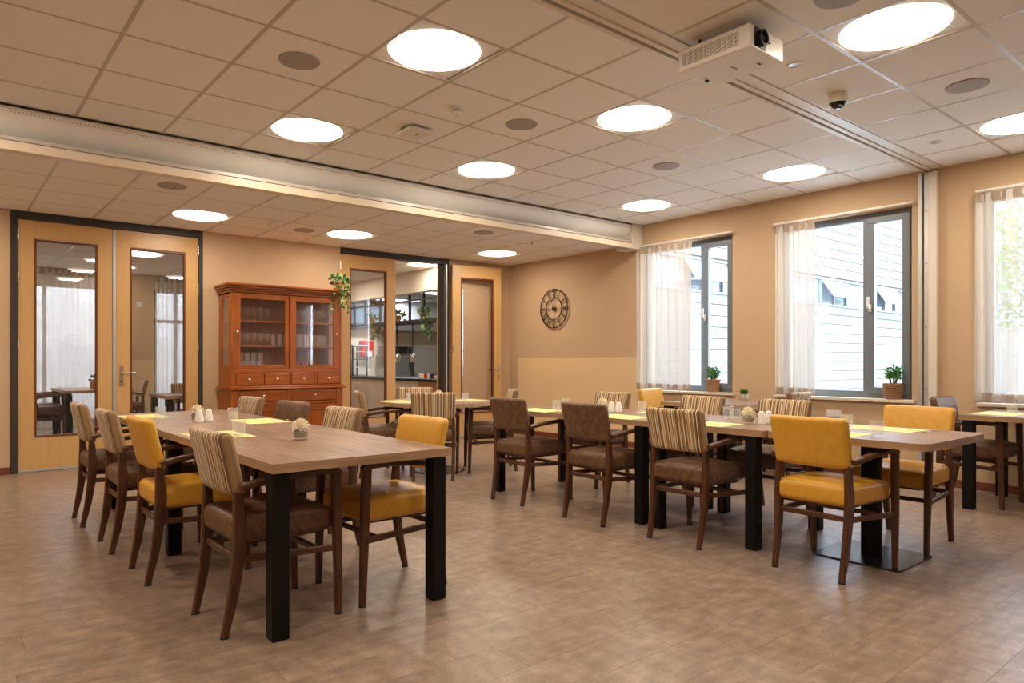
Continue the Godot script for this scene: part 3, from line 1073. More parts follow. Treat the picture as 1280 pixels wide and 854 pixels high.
# ---------------------------------------------------------------- the room behind the double doors
func build_left_room() -> void:
	wall_with_holes("wall_far", 2, -14.15, 0.15, XL - 0.2, 4.15, -0.15, 3.1, [[0.4, 2.5, 0.1, 2.52], [3.17, 3.95, 0.1, 2.52]], M.wall)
	solid("wall_partition", spanmesh(Vector3(4.0, -0.15, -14.0), Vector3(4.15, 3.1, ZB - 0.15), 0.0), M.wall)
	solid("trim_9", spanmesh(Vector3(2.5, 0.07, -14.0), Vector3(3.17, 1.2, -13.995), 0.001), M.panel)
	solid("roof_slab", spanmesh(Vector3(XL - 0.2, 2.95, -14.3), Vector3(10.3, 3.1, ZB - 0.15), 0.0), M.white)
	var xs := [XL]
	for k in range(-2, 6):
		xs.append(0.9 + 0.6 * k)
	xs.append(4.0)
	grid_ceiling(xs, [-14.0, -13.5, -12.9, -12.3, -11.7, -11.1, -10.5, -9.9, -9.3, ZB - 0.15], 2.78, [[2.4, -13.2], [0.6, -13.2], [2.4, -11.4], [0.6, -11.4], [2.4, -9.6]])
	for p in [[2.4, -13.2], [0.6, -13.2], [2.4, -11.4], [0.6, -11.4], [2.4, -9.6]]:
		light_fixture(Vector3(p[0], 2.78, p[1]), "round white LED panel in the ceiling of the room behind the double doors", "round ceiling lights behind the double doors", 0.35)
	for q in [[5, 0.4, 2.5], [6, 3.17, 3.95]]:
		var o := structure("window_%d" % q[0], "tall grey-framed window of the room behind the double doors")
		for e in [[q[1], q[1] + 0.06], [q[2] - 0.06, q[2]], [lerpf(q[1], q[2], 0.5) - 0.03, lerpf(q[1], q[2], 0.5) + 0.03]]:
			part("frame", spanmesh(Vector3(e[0], 0.1, -14.11), Vector3(e[1], 2.52, -14.05), 0.004), M.windowframe, o)
		for e in ([[0.1, 0.16], [2.46, 2.52]] if q[0] == 5 else [[0.1, 0.16], [2.46, 2.52], [1.9, 1.96]]):
			part("frame", spanmesh(Vector3(q[1] + 0.06, e[0], -14.11), Vector3(q[2] - 0.06, e[1], -14.05), 0.004), M.windowframe, o)
		part("pane", spanmesh(Vector3(q[1] + 0.05, 0.15, -14.082), Vector3(q[2] - 0.05, 2.47, -14.078), 0.0), M.glass, o)
	for q in [["long sheer curtain behind the glass of the door leaf away from the cabinet", 0.3, 2.48, 20, 21], ["long sheer curtain behind the glass of the door leaf beside the cabinet", 3.18, 3.96, 9, 22]]:
		var o := thing("sheer_curtain", q[0], "curtain", Vector3(0, 0, -13.93))
		part("sheer", curtain_mesh(q[1], q[2], 0.04, 2.77, q[3], 0.02, q[4], 2), M.sheer, o)
		part("header", curtain_mesh(q[1], q[2], 2.66, 2.772, q[3], 0.021, q[4], 2), M.hem, o, Vector3(0, 0, 0.001))
	solid("wall_outside", spanmesh(Vector3(-4, -0.16, -18.3), Vector3(9, 6.5, -18.0), 0.0), M.brick)
	# light switch on the far wall
	var sw := thing("light_switch", "small white switch plate on the wall seen through the double doors", "switch", Vector3(2.92, 2.22, -14.0))
	part("plate", bx(Vector3(0.1, 0.1, 0.01), 0.003), M.plastic, sw, Vector3(0, 0, 0.005))
	part("rocker", bx(Vector3(0.05, 0.06, 0.006), 0.002), M.white, sw, Vector3(0, 0, 0.012))


# ---------------------------------------------------------------- the kitchen behind the opening
func ivy(called: String, label: String, at: Vector3, drop: float, sd: int, pot := true) -> void:
	var o := thing(called, label, "plant", at)
	var r := RandomNumberGenerator.new()
	r.seed = sd
	if pot:
		part("pot", lathe([[0.0, 0.0], [0.05, 0.0], [0.065, 0.1], [0.058, 0.1], [0.05, 0.085], [0.0, 0.085]], 14), M.clay, o)
	var crown := MB.new()
	var pale := MB.new()
	var st := MB.new()
	for i in 70:
		var d := Vector3(r.randfn(), absf(r.randfn()) + 0.1, r.randfn()).normalized()
		one_leaf(crown if i % 3 else pale, Vector3(0, 0.09, 0) + d * r.randf_range(0.03, 0.12), (d + Vector3(0, -0.3, 0)).normalized(), r.randf_range(0.045, 0.075), r)
	for k in 7:
		var a := -0.4 + k * 0.5 + r.randf() * 0.3
		var out := Vector3(cos(a) * 0.9, 0, absf(sin(a)) + 0.35).normalized()
		var ln := drop * r.randf_range(0.5, 1.0)
		var pts := [Vector3(0, 0.09, 0), out * 0.08 + Vector3(0, 0.11, 0)]
		var p := out * 0.125 + Vector3(0, 0.04, 0)
		var stepn := int(ln / 0.035)
		for s in stepn:
			pts.append(p)
			for q in 2:
				var d := Vector3(r.randfn(), -0.5, r.randfn() + 0.3).normalized()
				one_leaf(crown if r.randf() < 0.65 else pale, p, d, r.randf_range(0.035, 0.06), r)
			p += Vector3(r.randfn() * 0.008, -0.035, r.randfn() * 0.006)
		var rad := []
		for s in pts.size():
			rad.append(0.0025)
		st.tube(pts, rad, 5)
	part("foliage", crown.done(), M.leafdark, o)
	part("pale_foliage", pale.done(), M.leafpale, o)
	part("stems", st.done(), M.stem, o).set_meta("kind", "stuff")


func build_kitchen() -> void:
	var px := 6.48
	solid("wall_return", spanmesh(Vector3(6.152, -0.1, -9.05), Vector3(6.62, 2.95, ZB - 0.15), 0.002), M.wall)
	solid("wall_kitchen", spanmesh(Vector3(4.15, -0.15, -14.15), Vector3(10.3, 2.95, -14.0), 0.0), M.kitchenwall)
	solid("wall_kitchen", spanmesh(Vector3(10.1, -0.15, -14.0), Vector3(10.3, 2.95, ZB - 0.15), 0.0), M.kitchenwall)
	solid("wall_kitchen", spanmesh(Vector3(6.62, -0.15, -9.05), Vector3(10.1, 2.95, ZB - 0.15), 0.0), M.kitchenwall)
	solid("wall_kitchen", spanmesh(Vector3(px, 2.37, -14.0), Vector3(px + 0.16, 2.95, -9.05), 0.004), M.bulkhead)
	solid("ceiling", spanmesh(Vector3(px + 0.16, 2.55, -14.0), Vector3(10.1, 2.6, -9.05), 0.0), M.greyceil)
	grid_ceiling([4.15, 4.7, 5.3, 5.9, px], [-14.0, -13.35, -12.75, -12.15, -11.55, -10.95, -10.35, -9.75, -9.15, ZB - 0.15], LOW, [[6.19, -9.45], [5.6, -11.85]])
	light_fixture(Vector3(6.19, LOW, -9.45), "round white LED panel in the corridor ceiling beyond the open doorway", "", 1.7)
	light_fixture(Vector3(5.6, LOW, -11.85), "round white LED panel farther down the corridor beside the serving hatch", "", 1.7)
	for q in [[7.75, -13.1], [7.6, -11.3]]:
		var o := thing("strip_light", "flat white strip light on the grey kitchen ceiling", "ceiling light", Vector3(q[0], 2.55, q[1]), 0.0, "kitchen strip lights")
		part("housing", bx(Vector3(1.24, 0.03, 0.34), 0.004), M.white, o, Vector3(0, -0.016, 0))
		part("diffuser", bx(Vector3(1.18, 0.012, 0.28), 0.003), M.lamp2, o, Vector3(0, -0.037, 0))
		var a := AreaLight3D.new()
		a.name = "light"
		a.area_size = Vector2(1.1, 0.25)
		a.light_energy = 5.0
		a.light_color = Color(0.95, 0.97, 1.0)
		a.shadow_enabled = true
		a.area_range = 12.0
		a.rotation = Vector3(-PI / 2, 0, 0)
		a.position = Vector3(0, -0.05, 0)
		o.add_child(a)
	# serving counter
	var c := thing("serving_counter", "kitchen serving counter with grey wood panels and a black worktop", "counter", Vector3(px, 0, -11.1))
	var z := -2.04
	while z < 2.0:
		var z1 := minf(z + 0.61, 2.04)
		var brown := z > 0.95
		part("front_panel", spanmesh(Vector3(0, 0.08, z), Vector3(0.03, 0.83, z1 - 0.004), 0.002, 1), M.counterbrown if brown else M.counterwood, c)
		z += 0.61
	part("plinth", spanmesh(Vector3(0.05, 0, -2.04), Vector3(0.08, 0.08, 2.04), 0.001), M.black, c)
	part("body", spanmesh(Vector3(0.032, 0.08, -2.04), Vector3(0.6, 0.828, 2.04), 0.001), M.steel, c)
	part("worktop", spanmesh(Vector3(-0.03, 0.83, -2.05), Vector3(0.64, 0.87, 2.04), 0.004), M.black, c)
	# hanging rack
	var rk := thing("hanging_rack", "black metal rack hanging over the serving counter", "rack", Vector3(px + 0.35, 0, -11.4))
	part("shelf", spanmesh(Vector3(-0.2, 1.87, -2.3), Vector3(0.2, 1.92, 2.3), 0.003), M.rack, rk)
	for zz in [-2.0, -0.9, 0.2, 1.2, 2.1]:
		part("hanger", spanmesh(Vector3(-0.19, 1.92, zz - 0.02), Vector3(-0.15, 2.55, zz + 0.02), 0.002), M.rack, rk)
		part("hanger", spanmesh(Vector3(0.15, 1.92, zz - 0.02), Vector3(0.19, 2.55, zz + 0.02), 0.002), M.rack, rk)
	part("rail", spanmesh(Vector3(-0.2, 2.25, -2.3), Vector3(-0.16, 2.28, 2.3), 0.002), M.rack, rk)
	ivy("hanging_ivy", "green ivy trailing from the black rack in the open doorway", Vector3(px + 0.2, 1.92, -10.25), 0.45, 31)
	ivy("hanging_ivy", "green ivy trailing from the black rack behind the closed glass leaf", Vector3(px + 0.2, 1.92, -12.05), 0.5, 35)
	ivy("hanging_ivy", "small ivy on the black rack behind the door stile", Vector3(px + 0.2, 1.92, -11.1), 0.12, 37)
	for k in 3:
		var l := thing("heat_lamp", ["chrome heat lamp nearest the fire hose box", "chrome heat lamp in the middle of the counter row", "chrome heat lamp nearest the oven"][k], "lamp", Vector3(px + 0.3, 1.155, [-11.66, -11.3, -10.75][k]), 0.0, "heat lamps over the serving counter")
		part("shade", lathe([[0.055, 0.0], [0.06, 0.1], [0.045, 0.15], [0.02, 0.17], [0.0, 0.17]], 16), M.chrome, l)
		part("cord", lathe([[0.0, 0.165], [0.012, 0.165], [0.012, 0.72], [0.0, 0.72]], 8), M.rack, l)
	# back of the kitchen
	var hz := -13.6
	var hb := thing("fire_hose_box", "red fire extinguisher box on the kitchen wall", "fire box", Vector3(7.55, 1.28, -13.99))
	part("box", bx(Vector3(0.3, 0.36, 0.14), 0.006), M.red, hb, Vector3(0, 0.18, 0.07))
	part("label_plate", bx(Vector3(0.16, 0.12, 0.004), 0.001), M.white, hb, Vector3(0.03, 0.07, 0.143))
	var ov := thing("oven", "steel combination oven against the kitchen wall", "oven", Vector3(8.15, 0.84, hz))
	part("body", bx(Vector3(0.66, 0.48, 0.6), 0.01), M.steel, ov, Vector3(0, 0.24, -0.06))
	part("door", bx(Vector3(0.5, 0.4, 0.02), 0.006), M.ovenglass, ov, Vector3(-0.05, 0.24, 0.25))
	part("handle", bx(Vector3(0.02, 0.2, 0.03), 0.004), M.dark, ov, Vector3(0.18, 0.22, 0.275))
	part("control_panel", bx(Vector3(0.1, 0.46, 0.015), 0.004), M.dark, ov, Vector3(0.27, 0.24, 0.245))
	var mw := thing("microwave", "black and steel microwave on top of the oven", "microwave", Vector3(8.15, 1.325, hz))
	part("body", bx(Vector3(0.6, 0.2, 0.5), 0.008), M.steel, mw, Vector3(0, 0.1, -0.06))
	part("door", bx(Vector3(0.44, 0.17, 0.015), 0.004), M.lens, mw, Vector3(-0.05, 0.1, 0.195))
	part("control_panel", bx(Vector3(0.1, 0.17, 0.015), 0.004), M.dark, mw, Vector3(0.23, 0.1, 0.195))
	var cb := thing("steel_counter", "stainless steel kitchen back counter under the oven", "counter", Vector3(8.6, 0, hz))
	part("worktop", bx(Vector3(2.6, 0.04, 0.7), 0.004), M.steel, cb, Vector3(0, 0.82, -0.03))
	for k in 4:
		part("door", bx(Vector3(0.63, 0.7, 0.02), 0.004), M.steel, cb, Vector3(-0.97 + k * 0.65, 0.43, 0.29))
	part("body", bx(Vector3(2.58, 0.74, 0.64), 0.0), M.steel, cb, Vector3(0, 0.43, -0.05))
	single("steel_splashback", bx(Vector3(1.5, 0.66, 0.01), 0.001), M.steel, "brushed steel splashback beside the oven", "splashback", Vector3(9.3, 1.18, -13.99))
	var hd := thing("extractor_hood", "grey steel extractor hood with an edge coloured white as if lit above the kitchen counter", "hood", Vector3(8.9, 1.86, -13.6))
	var m := MB.new()
	m.prism([Vector2(-1.1, -0.38), Vector2(1.1, -0.38), Vector2(1.1, 0.45), Vector2(-1.1, 0.45)], 0.0, 0.2)
	part("canopy", m.done(), M.steel, hd)
	part("duct_box", bx(Vector3(2.2, 0.48, 0.5), 0.004), M.greyceil, hd, Vector3(0, 0.44, -0.1))
	part("edge", bx(Vector3(2.22, 0.03, 0.03), 0.004), M.white, hd, Vector3(0, 0.21, 0.45))  # white bar paints in the light caught by the hood's edge
	var wc := thing("wall_cupboard", "grey glazed wall cupboard high on the kitchen wall", "cupboard", Vector3(7.6, 1.95, -13.85))
	part("body", bx(Vector3(1.0, 0.5, 0.26), 0.004), M.greyceil, wc, Vector3(-0.1, 0.25, 0))
	for k in 2:
		var d := part("door", bx(Vector3(0.48, 0.46, 0.02), 0.004), M.rack, wc, Vector3(-0.35 + k * 0.5, 0.25, 0.14))
		part("pane", bx(Vector3(0.4, 0.38, 0.006), 0.0), M.facadeglass, d, Vector3(0, 0, 0.012))
	# tray trolley with trays
	var tr := thing("tray_trolley", "black tray trolley standing at the kitchen wall", "trolley", Vector3(7.1, 0, -13.6))
	for sx in [-1, 1]:
		for sz in [-1, 1]:
			part("post", spanmesh(Vector3(sx * 0.17 - 0.015, 0.08, sz * 0.22 - 0.015), Vector3(sx * 0.17 + 0.015, 1.5, sz * 0.22 + 0.015), 0.002), M.rack, tr)
			part("castor", lathe([[0.0, 0.0], [0.035, 0.0], [0.035, 0.08], [0.0, 0.08]], 10), M.black, tr, Vector3(sx * 0.17, 0, sz * 0.22))
	for k in 8:
		part("tray", bx(Vector3(0.33, 0.012, 0.46), 0.002), M.steel if k % 2 else M.rack, tr, Vector3(0, 0.2 + k * 0.17, 0))
	part("cover", bx(Vector3(0.36, 0.03, 0.48), 0.01), M.white, tr, Vector3(0, 1.515, 0))
	# crockery on the serving counter
	for k in 5:
		single("mug", lathe([[0.0, 0.0], [0.035, 0.0], [0.04, 0.085], [0.036, 0.085], [0.032, 0.006], [0.0, 0.006]], 12), [M.ceramic, M.cream, M.red, M.ceramic, M.dark][k], ["white mug at the oven end of the serving counter row", "cream mug in the serving counter row", "red mug in the serving counter row", "second white mug on the serving counter", "dark mug in the serving counter row"][k], "mug", Vector3(px + 0.25, 0.87, -10.42 + k * 0.095), 0.0, "mugs on the serving counter")
	for k in 2:
		var pl := thing("plate_stack", ["stack of white plates on the serving counter beside the mugs", "lower stack of white plates at the end of the serving counter"][k], "plates", Vector3(px + 0.28, 0.87, -9.86 + k * 0.24))
		for j in 4 - k:
			part("plate", lathe([[0.0, 0.0], [0.06, 0.0], [0.105, 0.012], [0.1, 0.016], [0.058, 0.006], [0.0, 0.006]], 18), M.ceramic, pl, Vector3(0, j * 0.011, 0))


# ---------------------------------------------------------------- chairs and tables
func chair_proto(kind: String) -> Node3D:
	# faces +z; rear feet at z = -0.25, front feet at z = 0.25
	var o := Node3D.new()
	var seatmat: Material = {"striped": M.brown, "yellow": M.yellow, "brown": M.brown}[kind]
	var backmat: Material = {"striped": M.stripe, "yellow": M.yellow, "brown": M.brown}[kind]
	if not M.has("ch_seat"):
		var m := MB.new()
		m.rbox(Vector3(0.222, 0.058, 0.232), 0.034, Vector3i(6, 1, 6), func(p: Vector3) -> Vector3:
			var q := p
			var u := p.x / 0.222
			var v := p.z / 0.232
			if p.y > 0:
				q.y += 0.016 * (1.0 - u * u) * (1.0 - v * v)
			q.x *= lerpf(0.93, 1.0, (v + 1) / 2)
			q.y -= 0.012 * smoothstep(0.6, 1.0, v) * (1.0 if p.y > 0 else 0.0)
			return q)
		M["ch_seat"] = m.done()
		var bend := func(p: Vector3) -> Vector3:
			var u := p.x / 0.218
			var t := (p.y + 0.137) / 0.274
			return Vector3(p.x * lerpf(0.96, 1.0, t), p.y, p.z - 0.062 * t + 0.022 * u * u + 0.006 * (1.0 - u * u) * sin(t * PI) * (1.0 if p.z > 0 else 0.0))
		m = MB.new()
		m.rbox(Vector3(0.22, 0.137, 0.031), 0.027, Vector3i(10, 4, 1), bend, -1.0)
		M["ch_back_uv"] = m.done()
		m = MB.new()
		m.rbox(Vector3(0.22, 0.137, 0.031), 0.027, Vector3i(10, 4, 1), bend)
		M["ch_back"] = m.done()
		for s in [-1, 1]:
			m = MB.new()
			m.limb([Vector3(s * 0.19, 0.008, -0.254), Vector3(s * 0.194, 0.16, -0.222), Vector3(s * 0.198, 0.32, -0.2), Vector3(s * 0.2, 0.45, -0.194), Vector3(s * 0.196, 0.58, -0.198), Vector3(s * 0.19, 0.66, -0.206)], [Vector2(0.03, 0.03), Vector2(0.033, 0.042), Vector2(0.035, 0.052), Vector2(0.036, 0.055), Vector2(0.034, 0.04), Vector2(0.028, 0.016)], Vector3(1, 0, 0))
			M["ch_rear%d" % s] = m.done()
			m = MB.new()
			m.limb([Vector3(s * 0.236, 0.008, 0.252), Vector3(s * 0.24, 0.33, 0.244), Vector3(s * 0.243, 0.655, 0.234)], [Vector2(0.028, 0.03), Vector2(0.035, 0.042), Vector2(0.038, 0.046)], Vector3(1, 0, 0))
			M["ch_front%d" % s] = m.done()
			m = MB.new()
			m.limb([Vector3(s * 0.243, 0.655, 0.257), Vector3(s * 0.243, 0.668, 0.235), Vector3(s * 0.245, 0.671, 0.12), Vector3(s * 0.247, 0.662, -0.04), Vector3(s * 0.24, 0.648, -0.14), Vector3(s * 0.226, 0.634, -0.2)], [Vector2(0.036, 0.022), Vector2(0.042, 0.028), Vector2(0.046, 0.026), Vector2(0.046, 0.026), Vector2(0.042, 0.028), Vector2(0.034, 0.03)], Vector3(1, 0, 0))
			M["ch_arm%d" % s] = m.done()
			m = MB.new()
			m.limb([Vector3(s * 0.197, 0.325, -0.198), Vector3(s * 0.238, 0.31, 0.243)], [Vector2(0.02, 0.03), Vector2(0.02, 0.03)], Vector3(1, 0, 0))
			M["ch_side%d" % s] = m.done()
		m = MB.new()
		m.limb([Vector3(-0.185, 0.328, -0.2), Vector3(0.185, 0.328, -0.2)], [Vector2(0.02, 0.03), Vector2(0.02, 0.03)], Vector3(0, 0, 1))
		M["ch_cross_rear"] = m.done()
		m = MB.new()
		m.limb([Vector3(-0.228, 0.31, 0.16), Vector3(0.228, 0.31, 0.16)], [Vector2(0.02, 0.026), Vector2(0.02, 0.026)], Vector3(0, 0, 1))
		M["ch_cross_front"] = m.done()
		m = MB.new()
		m.span(Vector3(-0.18, 0.376, -0.185), Vector3(0.18, 0.392, 0.21), 0.002)
		M["ch_rail"] = m.done()
		M["ch_glide"] = lathe([[0.0, 0.0], [0.019, 0.0], [0.019, 0.006], [0.012, 0.012], [0.0, 0.012]], 10)
	part("seat", M.ch_seat, seatmat, o, Vector3(0, 0.446, 0.014))
	part("backrest", M.ch_back_uv if kind == "striped" else M.ch_back, backmat, o, Vector3(0, 0.73, -0.212))
	for s in [-1, 1]:
		var l := part("leg", M["ch_rear%d" % s], M.chairwood, o)
		part("glide", M.ch_glide, M.glide, l, Vector3(s * 0.19, 0, -0.254))
		l = part("leg", M["ch_front%d" % s], M.chairwood, o)
		part("glide", M.ch_glide, M.glide, l, Vector3(s * 0.236, 0, 0.252))
		part("armrest", M["ch_arm%d" % s], M.chairwood, o)
		part("stretcher", M["ch_side%d" % s], M.chairwood, o)
	part("stretcher", M.ch_cross_rear, M.chairwood, o)
	part("stretcher", M.ch_cross_front, M.chairwood, o)
	part("seat_board", M.ch_rail, M.chairwood, o)
	return o


var protos := {}


func chair(kind: String, x: float, z: float, fx: float, fz: float, label: String, group: String) -> void:
	if not protos.has(kind):
		protos[kind] = chair_proto(kind)
	var o: Node3D = protos[kind].duplicate()
	o.name = numbered("dining_armchair")
	add_child(o)
	o.position = Vector3(x, 0, z)
	o.rotation.y = atan2(fx, fz)
	o.set_meta("label", label)
	o.set_meta("category", "chair")
	o.set_meta("group", group)


func rounded_poly(hx: float, hz: float, r: float) -> Array:
	var out := []
	for c in [[1, 1, 0.0], [-1, 1, PI / 2], [-1, -1, PI], [1, -1, 1.5 * PI]]:
		for k in 5:
			var a: float = c[2] + PI / 2 * k / 4.0
			out.append(Vector2(c[0] * (hx - r) + cos(a) * r, c[1] * (hz - r) + sin(a) * r))
	return out


func tabletop(hx: float, hz: float, r: float, uo := Vector2.ZERO) -> Array:
	# [slab, edge band]
	var m := MB.new()
	m.uo = uo
	var e := 0.0015
	m.prism(rounded_poly(hx - e, hz - e, r), TT - 0.038, TT)
	var slab := m.done()
	m = MB.new()
	var po := rounded_poly(hx, hz, r)
	var run := 0.0
	for i in po.size():
		var a: Vector2 = po[i]
		var b: Vector2 = po[(i + 1) % po.size()]
		var l := a.distance_to(b)
		var mid := (a + b) / 2
		m.quad(Vector3(a.x, TT - 0.039, a.y), Vector3(b.x, TT - 0.039, b.y), Vector3(b.x, TT - 0.0008, b.y), Vector3(a.x, TT - 0.0008, a.y), Vector3(mid.x, 0, mid.y), Vector2(0, run), Vector2(0, run + l), Vector2(0.038, run + l), Vector2(0.038, run))
		run += l
	return [slab, m.done()]


func leg_table(label: String, x0: float, x1: float, z0: float, z1: float, legs_z: Array, uo := Vector2.ZERO) -> void:
	var o := thing("dining_table", label, "table", Vector3((x0 + x1) / 2, 0, (z0 + z1) / 2))
	var hx := (x1 - x0) / 2
	var hz := (z1 - z0) / 2
	var t := tabletop(hx, hz, 0.006, uo)
	part("tabletop", t[0], M.top, o)
	part("edge_band", t[1], M.topedge, o)
	var lm := bx(Vector3(0.076, TT - 0.038, 0.076), 0.004)
	for lz in legs_z:
		for s in [-1, 1]:
			part("leg", lm, M.black, o, Vector3(s * (hx - 0.05), (TT - 0.038) / 2, lz - (z0 + z1) / 2))


func build_furniture() -> void:
	leg_table("very long wood table with six black legs in front of the cabinet", 1.072, 1.972, -6.25, -2.765, [-2.838, -4.482, -6.185])
	leg_table("long wood table among the brown chairs, end joined to a square table", 3.915, 4.815, -4.885, -3.134, [-4.825, -3.21], Vector2(0.4, 0.7))
	leg_table("square wood table joined between the long table and the pedestal table", 3.915, 4.815, -3.13, -2.245, [-3.055, -2.335], Vector2(0.8, 0.2))
	# pedestal table
	var o := thing("pedestal_table", "wood table with rounded corners on a black pedestal and square foot plate", "table", Vector3(4.365, 0, -1.79))
	var t := tabletop(0.45, 0.45, 0.07, Vector2(0.2, 0.9))
	part("tabletop", t[0], M.top, o)
	part("edge_band", t[1], M.topedge, o)
	part("column", lathe([[0.058, 0.012], [0.058, TT - 0.05], [0.16, TT - 0.045], [0.16, TT - 0.039], [0.0, TT - 0.039]], 24), M.black, o, Vector3(0.02, 0, -0.02))
	var m := MB.new()
	m.prism(rounded_poly(0.25, 0.25, 0.03), 0.0, 0.01)
	part("foot_plate", m.done(), M.steelblack, o, Vector3(0.02, 0, -0.02))
	# round table
	o = thing("round_table", "round wood table on a black disc foot near the open door", "table", Vector3(4.2, 0, -6.17))
	m = MB.new()
	var ring := []
	for k in 40:
		ring.append(Vector2(cos(TAU * k / 40), sin(TAU * k / 40)) * 0.6)
	m.prism(ring, TT - 0.038, TT)
	part("tabletop", m.done(), M.top, o)
	part("edge_band", lathe([[0.6015, TT - 0.038], [0.6015, TT - 0.001]], 40), M.topedge, o)
	part("column", lathe([[0.04, 0.012], [0.04, TT - 0.05], [0.15, TT - 0.045], [0.15, TT - 0.039], [0.0, TT - 0.039]], 20), M.black, o)
	part("foot_plate", lathe([[0.0, 0.0], [0.3, 0.0], [0.3, 0.008], [0.28, 0.012], [0.0, 0.012]], 36), M.steelblack, o)
	leg_table("wood table below the window sill carrying the little succulent", 5.95, 7.1, -4.57, -3.69, [-4.5, -3.76], Vector2(0.3, 0.3))
	leg_table("wood table at the window behind the yellow armchair and partition post", 6.335, 7.25, -1.96, -0.75, [-1.9, -0.82], Vector2(0.6, 0.5))
	leg_table("wood table by the curtain in the room behind the double doors", 1.45, 2.35, -13.2, -11.6, [-13.1, -11.7], Vector2(0.1, 0.5))
	leg_table("small wood table close behind the glass of the double doors", 2.2, 3.1, -10.0, -9.12, [-9.92, -9.2], Vector2(0.9, 0.1))

	var ga := "armchairs along the very long table"
	chair("striped", 1.06, -5.80, 1, 0, "striped armchair at the door end of the very long table", ga)
	chair("striped", 1.085, -4.91, 1, 0, "striped armchair between a striped and a yellow one along the very long table", ga)
	chair("yellow", 1.115, -4.13, 1, 0, "yellow armchair between two striped ones at the very long table", ga)
	chair("striped", 1.195, -3.175, 1, -0.03, "striped armchair beside the free corner leg of the very long table, opposite the yellow one", ga)
	chair("yellow", 1.83, -3.19, -1, 0.01, "yellow armchair at the free end of the very long table, opposite a striped one", ga)
	chair("striped", 1.84, -4.14, -1, 0.05, "striped armchair beside the yellow one on the cabinet side of the very long table", ga)
	chair("brown", 1.86, -5.0, -1, 0.1, "brown leather armchair between two striped ones in front of the cabinet", ga)
	chair("striped", 1.85, -5.88, -1, 0.05, "striped armchair in front of the cabinet drawers at the very long table", ga)

	var gb := "armchairs along the joined tables"
	chair("brown", 3.945, -4.395, 1, 0.0, "brown leather armchair at the outer end of the joined tables", gb)
	chair("brown", 3.925, -3.51, 1, 0.0, "brown leather armchair beside the striped one at the joined tables", gb)
	chair("striped", 3.94, -2.728, 1, 0.0, "striped armchair between a brown and a yellow one at the joined tables", gb)
	chair("yellow", 3.965, -1.857, 1, 0.04, "yellow armchair seen from behind at the pedestal table", gb)
	chair("yellow", 4.9, -1.83, -1, -0.03, "yellow armchair facing the room across the pedestal table", gb)
	chair("striped", 4.98, -2.81, -1, 0.0, "striped armchair on the window side opposite the striped one", gb)
	chair("striped", 4.98, -3.56, -1, 0.0, "striped armchair on the window side opposite the middle brown one", gb)
	chair("striped", 4.98, -4.59, -1, 0.0, "striped armchair on the window side at the clock end of the joined tables", gb)

	var gc := "armchairs round the round table"
	chair("striped", 3.93, -5.83, 0.58, -0.81, "striped armchair with its back to the room at the round table", gc)
	chair("striped", 4.70, -5.88, -0.855, -0.52, "striped armchair at the round table beside the brown leather armchairs", gc)
	chair("striped", 3.61, -6.30, 0.93, 0.36, "striped armchair at the round table beside the cabinet", gc)
	chair("striped", 4.22, -6.71, -0.63, 0.78, "striped armchair at the round table in front of the doorway", gc)

	var gd := "armchairs at the window tables"
	chair("yellow", 6.33, -4.74, 0.1, 1, "yellow armchair under the sill of the window nearest the clock", gd)
	chair("striped", 6.62, -3.66, 0.0, -1, "striped armchair under the sill at the narrow gathered curtain", gd)
	chair("brown", 6.78, -1.97, -0.02, 1, "brown leather armchair against the partition post at the window table", gd)

	var ge := "armchairs behind the double doors"
	chair("striped", 1.32, -12.95, 1, 0.0, "striped armchair at the curtain table behind the double doors, nearer the curtain", ge)
	chair("striped", 1.32, -12.15, 1, 0.0, "striped armchair at the curtain table behind the double doors, nearer the doors", ge)
	chair("striped", 2.42, -12.5, -1, 0.0, "striped armchair facing the other two at the curtain table behind the double doors", ge)
	chair("striped", 2.75, -10.0, 0, 1, "striped armchair at the small table close behind the double doors", ge)


